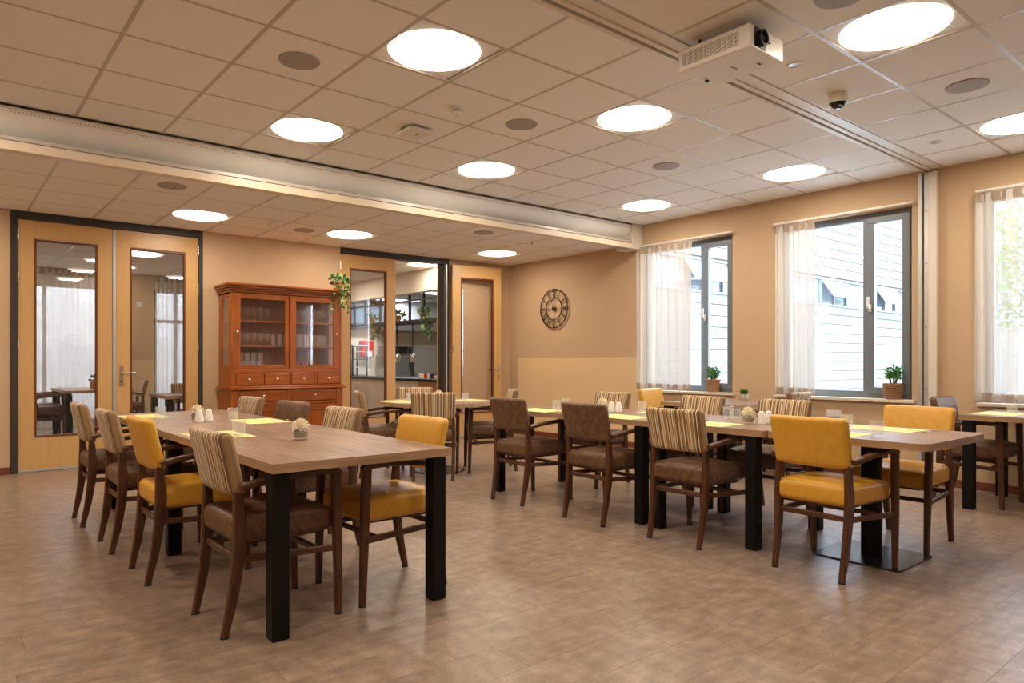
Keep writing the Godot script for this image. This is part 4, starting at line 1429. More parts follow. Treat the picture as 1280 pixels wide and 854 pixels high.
# ---------------------------------------------------------------- the glass cabinet
func build_cabinet() -> void:
	var x0 := 2.70
	var x1 := 4.112
	var zf := -8.25
	var zr := -8.705
	var cx := (x0 + x1) / 2
	var hw := (x1 - x0) / 2
	var o := thing("display_cabinet", "tall reddish wooden display cabinet with two glass doors and drawers", "cabinet", Vector3(cx, 0, zr))
	var d := zf - zr
	var P := func(nm: String, lo: Vector3, hi: Vector3, mat: Material, g := 0, bev := 0.003) -> MeshInstance3D:
		return part(nm, spanmesh(lo, hi, bev, g), mat, o)
	# base
	P.call("plinth", Vector3(-hw - 0.01, 0, 0.0), Vector3(hw + 0.01, 0.09, d + 0.025), M.cabinet)
	P.call("side_panel", Vector3(-hw - 0.012, 0.09, 0), Vector3(-hw + 0.02, 0.83, d + 0.02), M.cabinet, 1)
	P.call("side_panel", Vector3(hw - 0.02, 0.09, 0), Vector3(hw + 0.012, 0.83, d + 0.02), M.cabinet, 1)
	P.call("back_panel", Vector3(-hw + 0.02, 0.09, 0), Vector3(hw - 0.02, 2.0, 0.015), M.cabdark, 1)
	for x in [-hw + 0.02, -0.03, hw - 0.08]:
		P.call("stile", Vector3(x, 0.09, d - 0.02), Vector3(x + 0.06, 0.83, d + 0.018), M.cabinet, 1)
	P.call("rail", Vector3(-hw + 0.02, 0.645, d - 0.02), Vector3(hw - 0.02, 0.672, d + 0.024), M.cabinet)
	P.call("floor_board", Vector3(-hw + 0.02, 0.09, 0.015), Vector3(hw - 0.02, 0.11, d - 0.02), M.cabinet)
	for s in [[-hw + 0.08, -0.03], [0.03, hw - 0.08]]:
		var dr: Node3D = P.call("drawer", Vector3(s[0] + 0.003, 0.68, d - 0.03), Vector3(s[1] - 0.003, 0.82, d + 0.02), M.cabinet)
		knob(dr, Vector3((s[0] + s[1]) / 2, 0.75, d + 0.02))
		var w: float = s[1] - s[0]
		var dd: Node3D = P.call("door", Vector3(s[0] + 0.003, 0.12, d - 0.02), Vector3(s[0] + 0.08, 0.64, d + 0.01), M.cabinet, 1)
		part("stile", spanmesh(Vector3(s[1] - 0.08, 0.12, d - 0.02), Vector3(s[1] - 0.003, 0.64, d + 0.01), 0.003, 1), M.cabinet, dd)
		part("rail", spanmesh(Vector3(s[0] + 0.08, 0.56, d - 0.02), Vector3(s[1] - 0.08, 0.64, d + 0.01), 0.003, 0), M.cabinet, dd)
		part("rail", spanmesh(Vector3(s[0] + 0.08, 0.12, d - 0.02), Vector3(s[1] - 0.08, 0.2, d + 0.01), 0.003, 0), M.cabinet, dd)
		part("panel", spanmesh(Vector3(s[0] + 0.07, 0.19, d - 0.02), Vector3(s[1] - 0.07, 0.57, d - 0.008), 0.003, 1), M.cabinet, dd)
		knob(dd, Vector3(s[1] - 0.04 if s[0] < 0 else s[0] + 0.04, 0.42, d + 0.01))
	# moulded ledge
	P.call("ledge", Vector3(-hw - 0.045, 0.83, 0), Vector3(hw + 0.045, 0.852, d + 0.05), M.cabinet, 0, 0.008)
	P.call("ledge_moulding", Vector3(-hw - 0.025, 0.852, 0), Vector3(hw + 0.025, 0.872, d + 0.03), M.cabinet, 0, 0.006)
	# drawer row
	P.call("side_panel", Vector3(-hw, 0.872, 0), Vector3(-hw + 0.025, 1.075, d), M.cabinet, 1)
	P.call("side_panel", Vector3(hw - 0.025, 0.872, 0), Vector3(hw, 1.075, d), M.cabinet, 1)
	P.call("rail", Vector3(-hw + 0.025, 0.872, d - 0.03), Vector3(hw - 0.025, 0.884, d), M.cabinet)
	P.call("rail", Vector3(-hw + 0.025, 1.022, d - 0.03), Vector3(hw - 0.025, 1.075, d), M.cabinet)
	P.call("shelf", Vector3(-hw + 0.025, 1.055, 0.015), Vector3(hw - 0.025, 1.075, d - 0.03), M.cabinet)
	var n := 4
	var w4 := (2 * hw - 0.05) / n
	for k in n:
		var a := -hw + 0.025 + k * w4
		P.call("stile", Vector3(a, 0.884, d - 0.03), Vector3(a + 0.03, 1.022, d), M.cabinet, 1)
		var dr: Node3D = P.call("drawer", Vector3(a + 0.034, 0.887, d - 0.03), Vector3(a + w4 - 0.006, 1.019, d + 0.008), M.cabinet)
		knob(dr, Vector3(a + w4 / 2 + 0.014, 0.953, d + 0.008))
	# upper glazed part
	for s in [-1, 1]:
		var xa: float = s * (hw - 0.0125)
		for q in [[0.0, 0.09], [d - 0.09, d]]:
			part("post", spanmesh(Vector3(xa - 0.0125, 1.075, q[0]), Vector3(xa + 0.0125, 1.99, q[1]), 0.003, 1), M.cabinet, o)
		for q in [[1.075, 1.13], [1.93, 1.99]]:
			part("rail", spanmesh(Vector3(xa - 0.0125, q[0], 0.09), Vector3(xa + 0.0125, q[1], d - 0.09), 0.003, 2), M.cabinet, o)
		part("side_pane", spanmesh(Vector3(xa - 0.002, 1.13, 0.09), Vector3(xa + 0.002, 1.93, d - 0.09), 0.0), M.glass, o)
	P.call("top_board", Vector3(-hw, 1.97, 0), Vector3(hw, 1.99, d - 0.03), M.cabinet)
	for y in [1.36, 1.665]:
		P.call("shelf", Vector3(-hw + 0.025, y - 0.018, 0.015), Vector3(hw - 0.025, y, d - 0.06), M.cabinet)
	for q in [[-hw + 0.025, -0.004], [0.004, hw - 0.025]]:
		var dr := part("glass_door", spanmesh(Vector3(q[0], 1.078, d - 0.028), Vector3(q[0] + 0.085, 1.985, d), 0.003, 1), M.cabinet, o)
		part("stile", spanmesh(Vector3(q[1] - 0.085 if q[0] > 0 else q[1] - 0.045, 1.078, d - 0.028), Vector3(q[1], 1.985, d), 0.003, 1), M.cabinet, dr)
		part("rail", spanmesh(Vector3(q[0] + 0.045, 1.92, d - 0.027), Vector3(q[1] - 0.045, 1.985, d - 0.001), 0.003, 0), M.cabinet, dr)
		part("rail", spanmesh(Vector3(q[0] + 0.045, 1.078, d - 0.027), Vector3(q[1] - 0.045, 1.123, d - 0.001), 0.003, 0), M.cabinet, dr)
		part("pane", spanmesh(Vector3(q[0] + 0.03, 1.11, d - 0.017), Vector3(q[1] - 0.03, 1.93, d - 0.013), 0.0), M.glass, dr)
		knob(dr, Vector3(q[0] + 0.045 if q[0] < -0.1 else q[1] - 0.045, 1.52, d))
	# stepped cornice
	for k in 4:
		var e: float = [0.008, 0.022, 0.042, 0.058][k]
		P.call("cornice", Vector3(-hw - e, 1.99 + k * 0.027, 0), Vector3(hw + e, 1.99 + (k + 1) * 0.027, d + e), M.cabinet, 0, 0.008)
	# glassware on the shelves
	var goblet := lathe([[0.0, 0.0], [0.032, 0.0], [0.03, 0.004], [0.004, 0.012], [0.004, 0.06], [0.024, 0.08], [0.036, 0.11], [0.033, 0.16]], 12)
	var tumbler := lathe([[0.0, 0.0], [0.03, 0.0], [0.036, 0.1], [0.033, 0.1], [0.028, 0.008], [0.0, 0.008]], 12)
	var tall := lathe([[0.0, 0.0], [0.026, 0.0], [0.03, 0.15], [0.028, 0.15], [0.024, 0.008], [0.0, 0.008]], 12)
	var rows := [
		["wine_glass", goblet, 1.665, 0.15, 5, 1, "clear wine glass on the upper shelf behind the cabinet door away from the kitchen"],
		["wine_glass", goblet, 1.665, 0.93, 5, 2, "clear wine glass on the upper shelf behind the cabinet door beside the ivy"],
		["wine_glass", goblet, 1.36, 0.15, 5, 1, "clear wine glass on the middle cabinet shelf"],
		["tall_glass", tall, 1.36, 0.55, 3, 1, "tall clear glass on the middle cabinet shelf beside the wine glasses"],
		["tall_glass", tall, 1.36, 0.82, 6, 2, "tall clear glass in the rows on the middle shelf near the ivy side"],
		["drinking_glass", tumbler, 1.075, 0.15, 4, 2, "clear drinking glass on the cabinet's bottom shelf"],
		["drinking_glass", tumbler, 1.178, 0.15, 4, 1, "clear drinking glass stacked on the glasses of the cabinet's bottom shelf"],
	]
	for q in rows:
		for i in q[4]:
			for j in q[5]:
				single(q[0], q[1], M.cabglass, q[6], "glass", Vector3(x0 + q[3] + i * 0.082, q[2], zr + 0.33 - j * 0.1), 0.0, "glassware: " + q[6])
	for k in 5:
		var b := thing("spice_jar", "small dark jar with a red lid on the cabinet's bottom shelf", "jar", Vector3(x0 + 0.9 + k * 0.052, 1.075, zr + 0.28), 0.0, "red-lidded jars in the cabinet")
		part("jar", lathe([[0.0, 0.0], [0.02, 0.0], [0.02, 0.06], [0.0, 0.06]], 10), M.dark, b)
		part("lid", lathe([[0.0, 0.06], [0.021, 0.06], [0.021, 0.078], [0.0, 0.078]], 10), M.red, b)
	single("bowl", lathe([[0.0, 0.0], [0.025, 0.0], [0.055, 0.045], [0.051, 0.045], [0.022, 0.006], [0.0, 0.006]], 16), M.ceramic, "small white bowl on the cabinet's bottom shelf beside the jars", "bowl", Vector3(x0 + 1.17, 1.075, zr + 0.29))
	ivy("potted_ivy", "variegated ivy trailing over the corner of the wooden cabinet", Vector3(x1 - 0.03, 2.098, zf - 0.03), 0.42, 41)


func knob(parent: Node, at: Vector3) -> void:
	if not M.has("knob_mesh"):
		M["knob_mesh"] = lathe([[0.005, 0.0], [0.005, 0.01], [0.014, 0.015], [0.014, 0.022], [0.008, 0.027], [0.0, 0.028]], 12)
	part("knob", M.knob_mesh, M.knob, parent, at, Vector3(PI / 2, 0, 0))


# ---------------------------------------------------------------- ceiling devices and the clock
func build_ceiling_devices() -> void:
	var spk := lathe([[0.0, -0.006], [0.12, -0.006], [0.124, 0.0], [0.124, 0.004], [0.0, 0.004]], 32)
	var dot := lathe([[0.0, -0.009], [0.005, -0.009], [0.005, -0.006], [0.0, -0.006]], 8)
	var sp := [
		[1.72, CEIL, -4.01, "round grey ceiling loudspeaker in the high ceiling nearest the air duct's open end"],
		[3.514, CEIL, -4.01, "round grey ceiling loudspeaker beside the smoke detector"],
		[5.31, CEIL, -4.01, "round grey ceiling loudspeaker in the high ceiling nearest the windows"],
		[5.317, CEIL, -1.594, "round grey ceiling loudspeaker past the partition rail near the dome camera"],
		[3.52, CEIL, -1.6, "round grey ceiling loudspeaker past the partition rail near the projector"],
		[1.65, LOW, -6.64, "round grey ceiling loudspeaker in the lower ceiling above the double doors"],
		[3.44, LOW, -7.88, "round grey ceiling loudspeaker in the lower ceiling above the cabinet"],
		[5.21, LOW, -6.64, "round grey ceiling loudspeaker in the lower ceiling above the round table"],
	]
	for s in sp:
		var o := thing("ceiling_speaker", s[3], "speaker", Vector3(s[0], s[1], s[2]))
		part("grille", spk, M.speaker, o)
		part("status_dot", dot, M.white, o)
	# wireless access point, smoke detector, small sensors
	var o := thing("access_point", "flat white square wireless access point on the ceiling", "access point", Vector3(2.935, CEIL, -4.62))
	var m := MB.new()
	m.rbox(Vector3(0.11, 0.016, 0.11), 0.015, Vector3i(2, 1, 2), func(p: Vector3) -> Vector3: return p)
	part("housing", m.done(), M.plastic, o, Vector3(0, -0.03, 0))
	part("bracket", bx(Vector3(0.12, 0.015, 0.12), 0.002), M.dark, o, Vector3(0, -0.007, 0))
	part("emblem", bx(Vector3(0.04, 0.002, 0.014), 0.0), M.dark, o, Vector3(0, -0.0465, 0.02))
	o = thing("smoke_detector", "small round white smoke detector on the ceiling", "smoke detector", Vector3(2.93, CEIL, -4.05))
	part("base", lathe([[0.0, -0.018], [0.05, -0.018], [0.052, 0.0], [0.0, 0.0]], 20), M.plastic, o)
	part("cap", lathe([[0.0, -0.05], [0.028, -0.05], [0.038, -0.042], [0.04, -0.026], [0.0, -0.026]], 20), M.plastic, o)
	part("vent_ring", lathe([[0.0, -0.026], [0.034, -0.026], [0.034, -0.018], [0.0, -0.018]], 20), M.dark, o)
	o = thing("motion_sensor", "tiny white motion sensor on the lower ceiling above the cabinet", "sensor", Vector3(2.97, LOW, -7.72))
	part("base", lathe([[0.0, -0.012], [0.04, -0.012], [0.042, 0.0], [0.0, 0.0]], 16), M.plastic, o)
	part("head", lathe([[0.0, -0.04], [0.02, -0.038], [0.028, -0.026], [0.028, -0.012], [0.0, -0.012]], 16), M.plastic, o)
	o = thing("sprinkler", "tiny sprinkler head on the lower ceiling near the corner above the clock", "sprinkler", Vector3(6.1, LOW, -6.75))
	part("rosette", lathe([[0.0, -0.006], [0.03, -0.004], [0.032, 0.0], [0.0, 0.0]], 14), M.chrome, o)
	part("head", lathe([[0.0, -0.03], [0.014, -0.03], [0.014, -0.026], [0.006, -0.02], [0.006, -0.006], [0.0, -0.006]], 12), M.dark, o)
	for q in [[4.12, -2.15, "small recessed downlight with a white ring beside the projector"], [6.485, -2.17, "small recessed downlight with a white ring near the window wall"]]:
		o = thing("downlight", q[2], "downlight", Vector3(q[0], CEIL, q[1]))
		part("ring", lathe([[0.034, -0.002], [0.04, -0.005], [0.05, -0.003], [0.052, 0.001]], 24), M.white, o)
		part("reflector", lathe([[0.034, -0.002], [0.022, 0.0], [0.0, 0.001]], 20), M.steel, o)
	# dome camera
	o = thing("dome_camera", "white dome security camera with dark lens on the ceiling", "camera", Vector3(4.80, CEIL, -2.2))
	part("collar", lathe([[0.056, -0.062], [0.06, -0.04], [0.062, 0.0], [0.0, 0.0]], 24), M.plastic, o)
	part("dome", lathe([[0.0, -0.104], [0.022, -0.1], [0.04, -0.086], [0.047, -0.062], [0.0, -0.062]], 24), M.lens, o)
	part("eye", lathe([[0.0, 0.0], [0.012, 0.0], [0.012, 0.01], [0.0, 0.012]], 12), M.steel, o, Vector3(-0.02, -0.092, 0.02))
	# projector
	o = thing("projector", "white projector hanging from the ceiling beside the partition rail", "projector", Vector3(3.472, 2.815, -2.188))
	o.scale = Vector3(1.04, 1.04, 1.04)
	m = MB.new()
	m.rbox(Vector3(0.165, 0.06, 0.215), 0.012, Vector3i(2, 1, 2), func(p: Vector3) -> Vector3: return p)
	part("body", m.done(), M.projector, o, Vector3(0, 0.06, 0))
	part("bottom_cover", bx(Vector3(0.3, 0.004, 0.4), 0.002), M.projector, o, Vector3(0, 0.0, 0))
	part("logo_plate", bx(Vector3(0.05, 0.002, 0.012), 0.0), M.speaker, o, Vector3(0.01, -0.003, 0.02))
	part("hatch", bx(Vector3(0.06, 0.003, 0.04), 0.001), M.projector, o, Vector3(0.06, -0.003, 0.13))
	part("latch", bx(Vector3(0.03, 0.004, 0.014), 0.001), M.dark, o, Vector3(0.06, -0.005, 0.135))
	part("foot", lathe([[0.0, -0.01], [0.012, -0.01], [0.012, 0.0], [0.0, 0.0]], 12), M.dark, o, Vector3(0.04, 0, -0.17))
	for k in 10:
		var v := part("vent", bx(Vector3(0.003, 0.066, 0.029), 0.001), M.speaker, o, Vector3(-0.1655, 0.06, -0.172 + k * 0.0345))
		for j in 6:
			part("slat", bx(Vector3(0.004, 0.003, 0.028), 0.0), M.projector, v, Vector3(-0.001, -0.026 + j * 0.0105, 0))
	part("lens_plate", bx(Vector3(0.11, 0.1, 0.004), 0.002), M.dark, o, Vector3(-0.07, 0.062, 0.215))
	var ln := part("lens_barrel", lathe([[0.0, -0.01], [0.036, -0.01], [0.041, 0.0], [0.041, 0.025], [0.033, 0.026], [0.028, 0.012], [0.0, 0.008]], 24), M.black, o, Vector3(-0.07, 0.06, 0.217), Vector3(PI / 2, 0, 0))
	part("lens", lathe([[0.0, 0.02], [0.015, 0.018], [0.027, 0.012]], 20), M.lens, ln)
	part("knob", bx(Vector3(0.03, 0.012, 0.012), 0.002), M.dark, o, Vector3(-0.02, 0.05, 0.232))
	for q in [[-0.1, -0.12], [0.1, -0.12], [-0.05, 0.12], [0.1, 0.12]]:
		part("mount_rod", lathe([[0.0, 0.0], [0.008, 0.0], [0.008, 0.05], [0.0, 0.05]], 8), M.dark, o, Vector3(q[0], 0.118, q[1]))
	part("mount_plate", bx(Vector3(0.24, 0.006, 0.3), 0.001), M.white, o, Vector3(0, 0.17, 0))
	# open-work wall clock
	o = thing("wall_clock", "round open-work metal wall clock with Roman numerals on the window wall", "clock", Vector3(XW - 0.03, 1.98, -7.637))
	o.rotation = Vector3(0, -PI / 2, 0)   # local x along the wall, local z into the room
	var ringm := func(r: float, w: float) -> ArrayMesh:
		var q := MB.new()
		q.lathe([[r - w / 2, -0.006], [r + w / 2, -0.006], [r + w / 2, 0.006], [r - w / 2, 0.006], [r - w / 2, -0.006]], 48)
		return q.done()
	part("outer_ring", ringm.call(0.295, 0.016), M.clock, o, Vector3.ZERO, Vector3(PI / 2, 0, 0))
	part("inner_ring", ringm.call(0.17, 0.011), M.clock, o, Vector3.ZERO, Vector3(PI / 2, 0, 0))
	part("hub", lathe([[0.0, -0.012], [0.034, -0.01], [0.034, 0.008], [0.02, 0.014], [0.0, 0.015]], 20), M.dark, o, Vector3.ZERO, Vector3(PI / 2, 0, 0))
	for k in 4:
		var q := MB.new()
		var a := PI / 2 * k
		q.limb([Vector3(cos(a), sin(a), 0) * 0.03, Vector3(cos(a), sin(a), 0) * 0.17], [Vector2(0.006, 0.007), Vector2(0.006, 0.007)], Vector3(0, 0, 1))
		part("spoke", q.done(), M.clock, o)
	var num := ["XII", "I", "II", "III", "IV", "V", "VI", "VII", "VIII", "IX", "X", "XI"]
	for k in 12:
		var q := MB.new()
		q.xf = Transform3D(Basis(Vector3(0, 0, 1), -TAU * k / 12.0), Vector3.ZERO)
		var widths := {"I": 0.016, "V": 0.034, "X": 0.034}
		var total := 0.0
		for ch in num[k]:
			total += widths[ch]
		var xx := -total / 2
		for ch in num[k]:
			var w: float = widths[ch]
			var c := xx + w / 2
			var b := func(p0: Vector2, p1: Vector2, th: float) -> void:
				q.limb([Vector3(p0.x, p0.y, 0), Vector3(p1.x, p1.y, 0)], [Vector2(th, 0.006), Vector2(th, 0.006)], Vector3(1, 0, 0))
			if ch == "I":
				b.call(Vector2(c, 0.176), Vector2(c, 0.288), 0.009)
			elif ch == "V":
				b.call(Vector2(c, 0.176), Vector2(c - 0.013, 0.288), 0.008)
				b.call(Vector2(c, 0.176), Vector2(c + 0.013, 0.288), 0.005)
			else:
				b.call(Vector2(c - 0.013, 0.176), Vector2(c + 0.013, 0.288), 0.005)
				b.call(Vector2(c + 0.013, 0.176), Vector2(c - 0.013, 0.288), 0.008)
			xx += w
		part("numeral", q.done(), M.clock, o)
	for q in [[-0.35, 0.125, 0.012], [0.12, 0.09, 0.01]]:
		var hm := MB.new()
		var a: float = PI / 2 - q[0]
		var e := Vector3(cos(a), sin(a), 0)
		hm.limb([e * -0.03 + Vector3(0, 0, 0.012), e * q[1] * 0.7 + Vector3(0, 0, 0.012), e * q[1] * 0.8 + Vector3(0, 0, 0.012), e * q[1] + Vector3(0, 0, 0.012)], [Vector2(0.004, 0.002), Vector2(q[2] * 0.5, 0.002), Vector2(q[2] * 1.6, 0.002), Vector2(0.003, 0.002)], Vector3(0, 0, 1).cross(e))
		part("hand", hm.done(), M.dark, o)


# ---------------------------------------------------------------- table settings and plants
func drinking_glass(x: float, z: float, label: String) -> void:
	if not M.has("glass_mesh"):
		M["glass_mesh"] = lathe([[0.0, 0.0], [0.03, 0.0], [0.033, 0.004], [0.039, 0.088], [0.0375, 0.09], [0.036, 0.088], [0.0305, 0.012], [0.0, 0.012]], 20)
	single("drinking_glass", M.glass_mesh, M.tumbler, label, "glass", Vector3(x, TT + 0.0005, z), 0.0, "drinking glasses on the dining tables")


func placemat(x: float, z: float, along_x: bool, label: String) -> void:
	if not M.has("mat_mesh"):
		M["mat_mesh"] = bx(Vector3(0.29, 0.0012, 0.42), 0.0, 2, Vector2(0.145, 0.21))
	var turn := PI / 2 if along_x else 0.0
	single("placemat", M.mat_mesh, M.paper, label, "placemat", Vector3(x, TT + 0.0011, z), turn + rng.randf_range(-0.04, 0.04), "yellow paper placemats")


func spoon(x: float, z: float, turn: float, label: String) -> void:
	if not M.has("spoon_mesh"):
		var m := MB.new()
		m.limb([Vector3(0, 0.003, -0.08), Vector3(0, 0.003, 0.0), Vector3(0, 0.007, 0.03)], [Vector2(0.012, 0.002), Vector2(0.006, 0.0025), Vector2(0.005, 0.0025)], Vector3(1, 0, 0))
		m.sg(1)
		for i in 12:
			var a0 := TAU * i / 12
			var a1 := TAU * (i + 1) / 12
			var c := Vector3(0, 0.002, 0.055)
			m.tri(c, c + Vector3(sin(a0) * 0.017, 0.006, cos(a0) * 0.027), c + Vector3(sin(a1) * 0.017, 0.006, cos(a1) * 0.027), Vector3.UP)
		M["spoon_mesh"] = m.done()
	single("spoon", M.spoon_mesh, M.chrome, label, "spoon", Vector3(x, TT + 0.0022, z), turn, "spoons on the placemats")


func flower_glass(x: float, z: float, label: String) -> void:
	var o := thing("flower_glass", label, "centrepiece", Vector3(x, TT + 0.0005, z), 0.0, "flower glasses on the tables")
	if not M.has("vase_mesh"):
		M["vase_mesh"] = lathe([[0.0, 0.0], [0.034, 0.0], [0.038, 0.006], [0.05, 0.085], [0.0475, 0.085], [0.036, 0.012], [0.0, 0.012]], 20)
		M["sand_mesh"] = lathe([[0.0, 0.0125], [0.0355, 0.0128], [0.041, 0.04], [0.0, 0.042]], 20)
		var m := MB.new()
		var r := RandomNumberGenerator.new()
		r.seed = 77
		for i in 90:
			var v := (i + 0.5) / 90.0
			var ph := i * 2.39996
			var th := v * 1.9
			var d := Vector3(sin(th) * cos(ph), cos(th), sin(th) * sin(ph))
			var p := Vector3(0, 0.06, 0) + d * 0.024
			var s := d.cross(Vector3.UP if absf(d.y) < 0.9 else Vector3.RIGHT).normalized() * 0.008
			var e := p + d * 0.022 + Vector3(0, 0.004, 0)
			m.tri(p - s * 0.6, p + s * 0.6, e + s, s.cross(d))
			m.tri(p - s * 0.6, e + s, e - s, s.cross(d))
			m.tri(e - s, e + s, e + d * 0.008, s.cross(d))
		M["bloom_mesh"] = m.done()
		m = MB.new()
		for i in 9:
			var a := i * 0.7
			one_leaf(m, Vector3(cos(a) * 0.012, 0.045, sin(a) * 0.012), Vector3(cos(a), 0.25, sin(a)).normalized(), 0.03, r)
		M["bloomleaf_mesh"] = m.done()
	part("vase", M.vase_mesh, M.tumbler, o)
	part("sand", M.sand_mesh, M.sand, o)
	part("bloom", M.bloom_mesh, M.cream, o)
	part("leaves", M.bloomleaf_mesh, M.leafdark, o).set_meta("kind", "stuff")


func shaker(x: float, z: float, label: String) -> void:
	if not M.has("shaker_mesh"):
		M["shaker_mesh"] = lathe([[0.0, 0.0], [0.026, 0.0], [0.027, 0.008], [0.017, 0.062], [0.014, 0.07], [0.006, 0.075], [0.0, 0.0755]], 18)
		M["holes_mesh"] = lathe([[0.0, 0.0762], [0.003, 0.076]], 8)
	var o := thing("salt_shaker", label, "shaker", Vector3(x, TT + 0.0005, z), 0.0, "white shakers on the tables")
	o.scale = Vector3(1.18, 1.18, 1.18)
	part("body", M.shaker_mesh, M.ceramic, o)
	part("hole", M.holes_mesh, M.dark, o)


func sill_plant(label: String, x: float, z: float, h: float, sd: int, wicker: bool) -> void:
	var o := thing("potted_plant", label, "plant", Vector3(x, WY0 + 0.02, z))
	var r := RandomNumberGenerator.new()
	r.seed = sd
	var rt := h * 0.58
	if wicker:
		# woven basket: horizontal coils and stakes
		part("basket", lathe([[0.0, 0.0], [rt * 0.74, 0.0], [rt * 0.96, h * 0.96], [rt * 0.9, h * 0.96], [rt * 0.86, h * 0.85], [0.0, h * 0.85]], 24), M.wicker, o)
		for k in 9:
			var q := MB.new()
			var rr := lerpf(rt * 0.75, rt * 0.97, (k + 0.5) / 9.0)
			var pts := []
			var rad := []
			for i in 33:
				var a := TAU * i / 32
				pts.append(Vector3(cos(a), 0, sin(a)) * (rr + 0.0025 * cos(i * PI + k * PI)) + Vector3(0, h * (k + 0.5) / 9.3, 0))
				rad.append(0.0065)
			q.tube(pts, rad, 5)
			part("coil", q.done(), M.wicker, o)
	else:
		part("pot", lathe([[0.0, 0.0], [rt * 0.72, 0.0], [rt * 0.93, h * 0.88], [rt, h * 0.88], [rt, h], [rt * 0.92, h], [rt * 0.86, h * 0.85], [0.0, h * 0.85]], 28), M.wicker, o)
		part("rim", lathe([[rt * 0.99, h * 0.9], [rt * 1.03, h * 0.92], [rt * 1.03, h * 1.0], [rt * 0.95, h * 1.01], [rt * 0.9, h * 0.98]], 28), M.clay, o)
	part("soil", lathe([[0.0, h * 0.89], [rt * 0.86, h * 0.87]], 20), M.soil, o)
	var st := MB.new()
	var lf := MB.new()
	var lf2 := MB.new()
	for k in 9:
		var a := k * 2.4 + sd
		var e := Vector3(cos(a) * rt * r.randf_range(0.35, 1.0), h * 1.0 + h * r.randf_range(0.35, 0.95), sin(a) * rt * r.randf_range(0.35, 1.0))
		var b := Vector3(cos(a) * 0.02, h * 0.86, sin(a) * 0.02)
		st.tube([b, b.lerp(e, 0.5) + Vector3(0, 0.01, 0), e], [0.006, 0.005, 0.003], 6)
		for j in 16:
			var p := b.lerp(e, r.randf_range(0.45, 1.05))
			var d := Vector3(r.randfn(), r.randfn() * 0.7 + 0.35, r.randfn()).normalized()
			one_leaf(lf if r.randf() < 0.6 else lf2, p, d, r.randf_range(0.03, 0.052), r)
	part("stems", st.done(), M.stem, o).set_meta("kind", "stuff")
	part("foliage", lf.done(), M.leaf, o)
	part("pale_foliage", lf2.done(), M.jade, o)


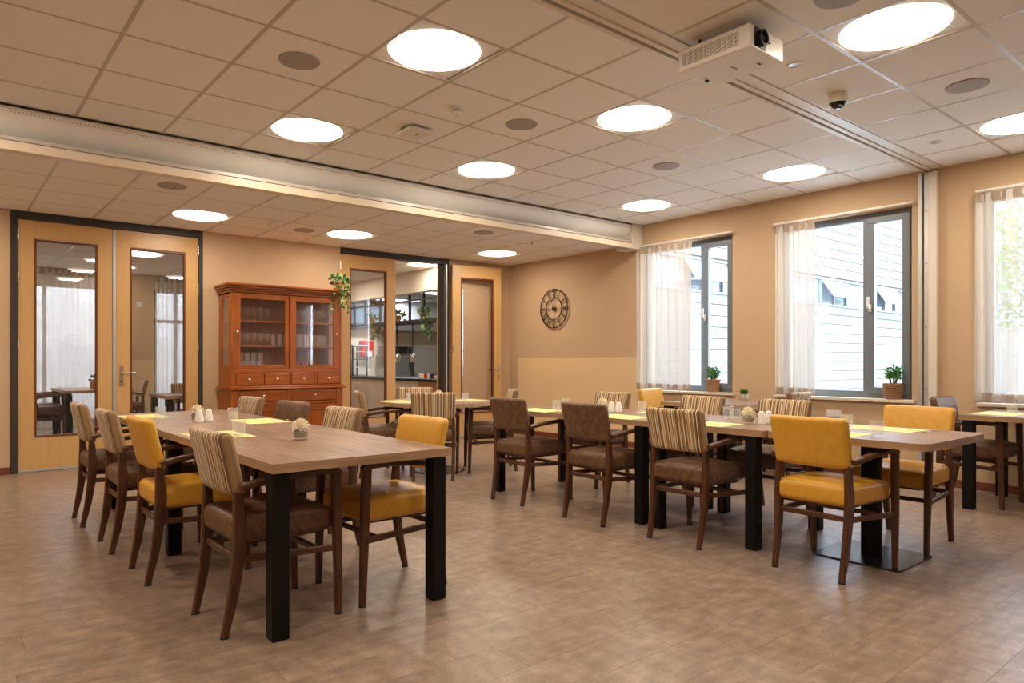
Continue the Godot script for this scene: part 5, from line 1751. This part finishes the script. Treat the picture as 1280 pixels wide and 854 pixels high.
func build_small_things() -> void:
	# the very long table
	drinking_glass(1.288, -5.49, "empty drinking glass at the door end of the very long table")
	drinking_glass(1.66, -5.03, "empty drinking glass beside the shakers on the very long table")
	drinking_glass(1.33, -3.93, "empty drinking glass beside the spoon on the very long table")
	placemat(1.235, -5.8, false, "yellow placemat in front of the striped armchair at the door end")
	placemat(1.26, -4.08, false, "yellow placemat beside the spoon and the empty glass on the very long table")
	placemat(1.79, -4.86, false, "yellow placemat on the cabinet side of the very long table")
	spoon(1.29, -4.02, 0.9, "spoon lying by the glass on the very long table")
	spoon(1.24, -5.62, 0.6, "spoon lying at the door end of the very long table")
	spoon(1.17, -4.3, 2.6, "spoon lying handle outwards on the very long table")
	spoon(1.9, -4.72, 1.9, "spoon lying on the cabinet side of the very long table")
	shaker(1.43, -5.04, "white shaker beside the flower glass on the very long table")
	shaker(1.50, -5.06, "white shaker nearest the cabinet on the very long table")
	flower_glass(1.455, -5.17, "cream flower in a glass behind the white shakers on the very long table")
	flower_glass(1.535, -3.56, "cream flower in a sand-filled glass alone on the very long table")
	# the joined tables
	drinking_glass(4.14, -4.27, "drinking glass at the outer brown armchair's place")
	drinking_glass(4.41, -4.43, "drinking glass across from the outer brown armchair")
	drinking_glass(4.6, -3.72, "drinking glass in the middle of the long table behind the striped backrest")
	drinking_glass(4.565, -2.89, "drinking glass behind the cream flower on the square table")
	drinking_glass(4.38, -2.72, "drinking glass beside the cream flower on the square table")
	drinking_glass(4.44, -1.98, "drinking glass at the far side of the pedestal table")
	drinking_glass(4.10, -1.665, "drinking glass at the yellow armchair's place on the pedestal table")
	placemat(4.08, -4.42, false, "yellow-green placemat at the outer brown armchair")
	placemat(4.08, -3.5, false, "yellow placemat at the brown armchair beside the striped one")
	placemat(4.08, -2.76, false, "yellow placemat at the striped armchair of the joined tables")
	placemat(4.10, -1.95, false, "yellow placemat at the yellow armchair seen from behind")
	placemat(4.62, -1.84, false, "yellow placemat at the yellow armchair facing the room")
	placemat(4.64, -3.5, false, "yellow placemat on the window side of the joined tables")
	spoon(4.2, -4.36, 0.4, "spoon at the outer brown armchair's place")
	spoon(4.2, -3.36, 1.2, "spoon at the second brown armchair's place")
	spoon(4.19, -2.9, 0.7, "spoon at the striped armchair's place")
	spoon(4.62, -1.58, 1.5, "dark spoon at the edge of the pedestal table")
	flower_glass(4.37, -3.95, "cream flower in a glass beside shakers on the long joined table")
	shaker(4.385, -3.87, "white shaker next to the flower on the long joined table")
	shaker(4.43, -3.83, "white shaker on the window side of the flower on the long joined table")
	flower_glass(4.29, -2.565, "cream flower in a glass on the square table")
	shaker(4.33, -2.49, "white shaker next to the flower on the square table")
	shaker(4.39, -2.475, "white shaker on the window side of the flower on the square table")
	# round table and window tables
	drinking_glass(3.92, -6.29, "drinking glass on the round table near the cabinet")
	drinking_glass(4.39, -5.92, "drinking glass on the round table near the open door")
	placemat(3.82, -6.3, false, "yellow placemat on the round table near the cabinet")
	placemat(4.52, -6.02, false, "yellow placemat on the round table near the open door")
	flower_glass(4.24, -6.2, "cream flower in a glass in the middle of the round table")
	shaker(4.14, -6.24, "white shaker on the round table")
	drinking_glass(6.74, -1.71, "drinking glass on the window table behind the yellow armchair")
	placemat(6.72, -1.78, true, "yellow placemat on the window table behind the yellow armchair")
	spoon(6.95, -1.62, 0.3, "spoon on the window table behind the yellow armchair")
	# plants
	sill_plant("jade plant in a round wicker pot on the sill nearest the clock", 7.4, -4.89, 0.155, 3, false)
	sill_plant("jade plant in a woven basket on the sill beside the partition post", 7.4, -2.85, 0.165, 8, true)
	var o := thing("succulent", "little green succulent in a patterned pot on the window table", "plant", Vector3(6.76, TT, -4.09))
	part("pot", lathe([[0.0, 0.0], [0.04, 0.0], [0.047, 0.03], [0.045, 0.075], [0.04, 0.075], [0.038, 0.065], [0.0, 0.065]], 18), M.patterned, o)
	part("soil", lathe([[0.0, 0.068], [0.039, 0.067]], 14), M.soil, o)
	var r := RandomNumberGenerator.new()
	r.seed = 12
	var m := MB.new()
	for i in 26:
		var a := i * 2.4
		one_leaf(m, Vector3(0, 0.068, 0), Vector3(cos(a), 0.5 + 0.08 * i, sin(a)).normalized(), 0.065, r)
	part("leaves", m.done(), M.leaf, o)
	o = thing("cactus_pot", "small plant in a square pot on the table behind the double doors", "plant", Vector3(1.95, TT, -12.4))
	part("pot", bx(Vector3(0.12, 0.12, 0.12), 0.006), M.clay, o, Vector3(0, 0.06, 0))
	part("foliage", foliage(5, 60, Vector3(0.06, 0.05, 0.06), 0.05), M.leafdark, o, Vector3(0, 0.15, 0))
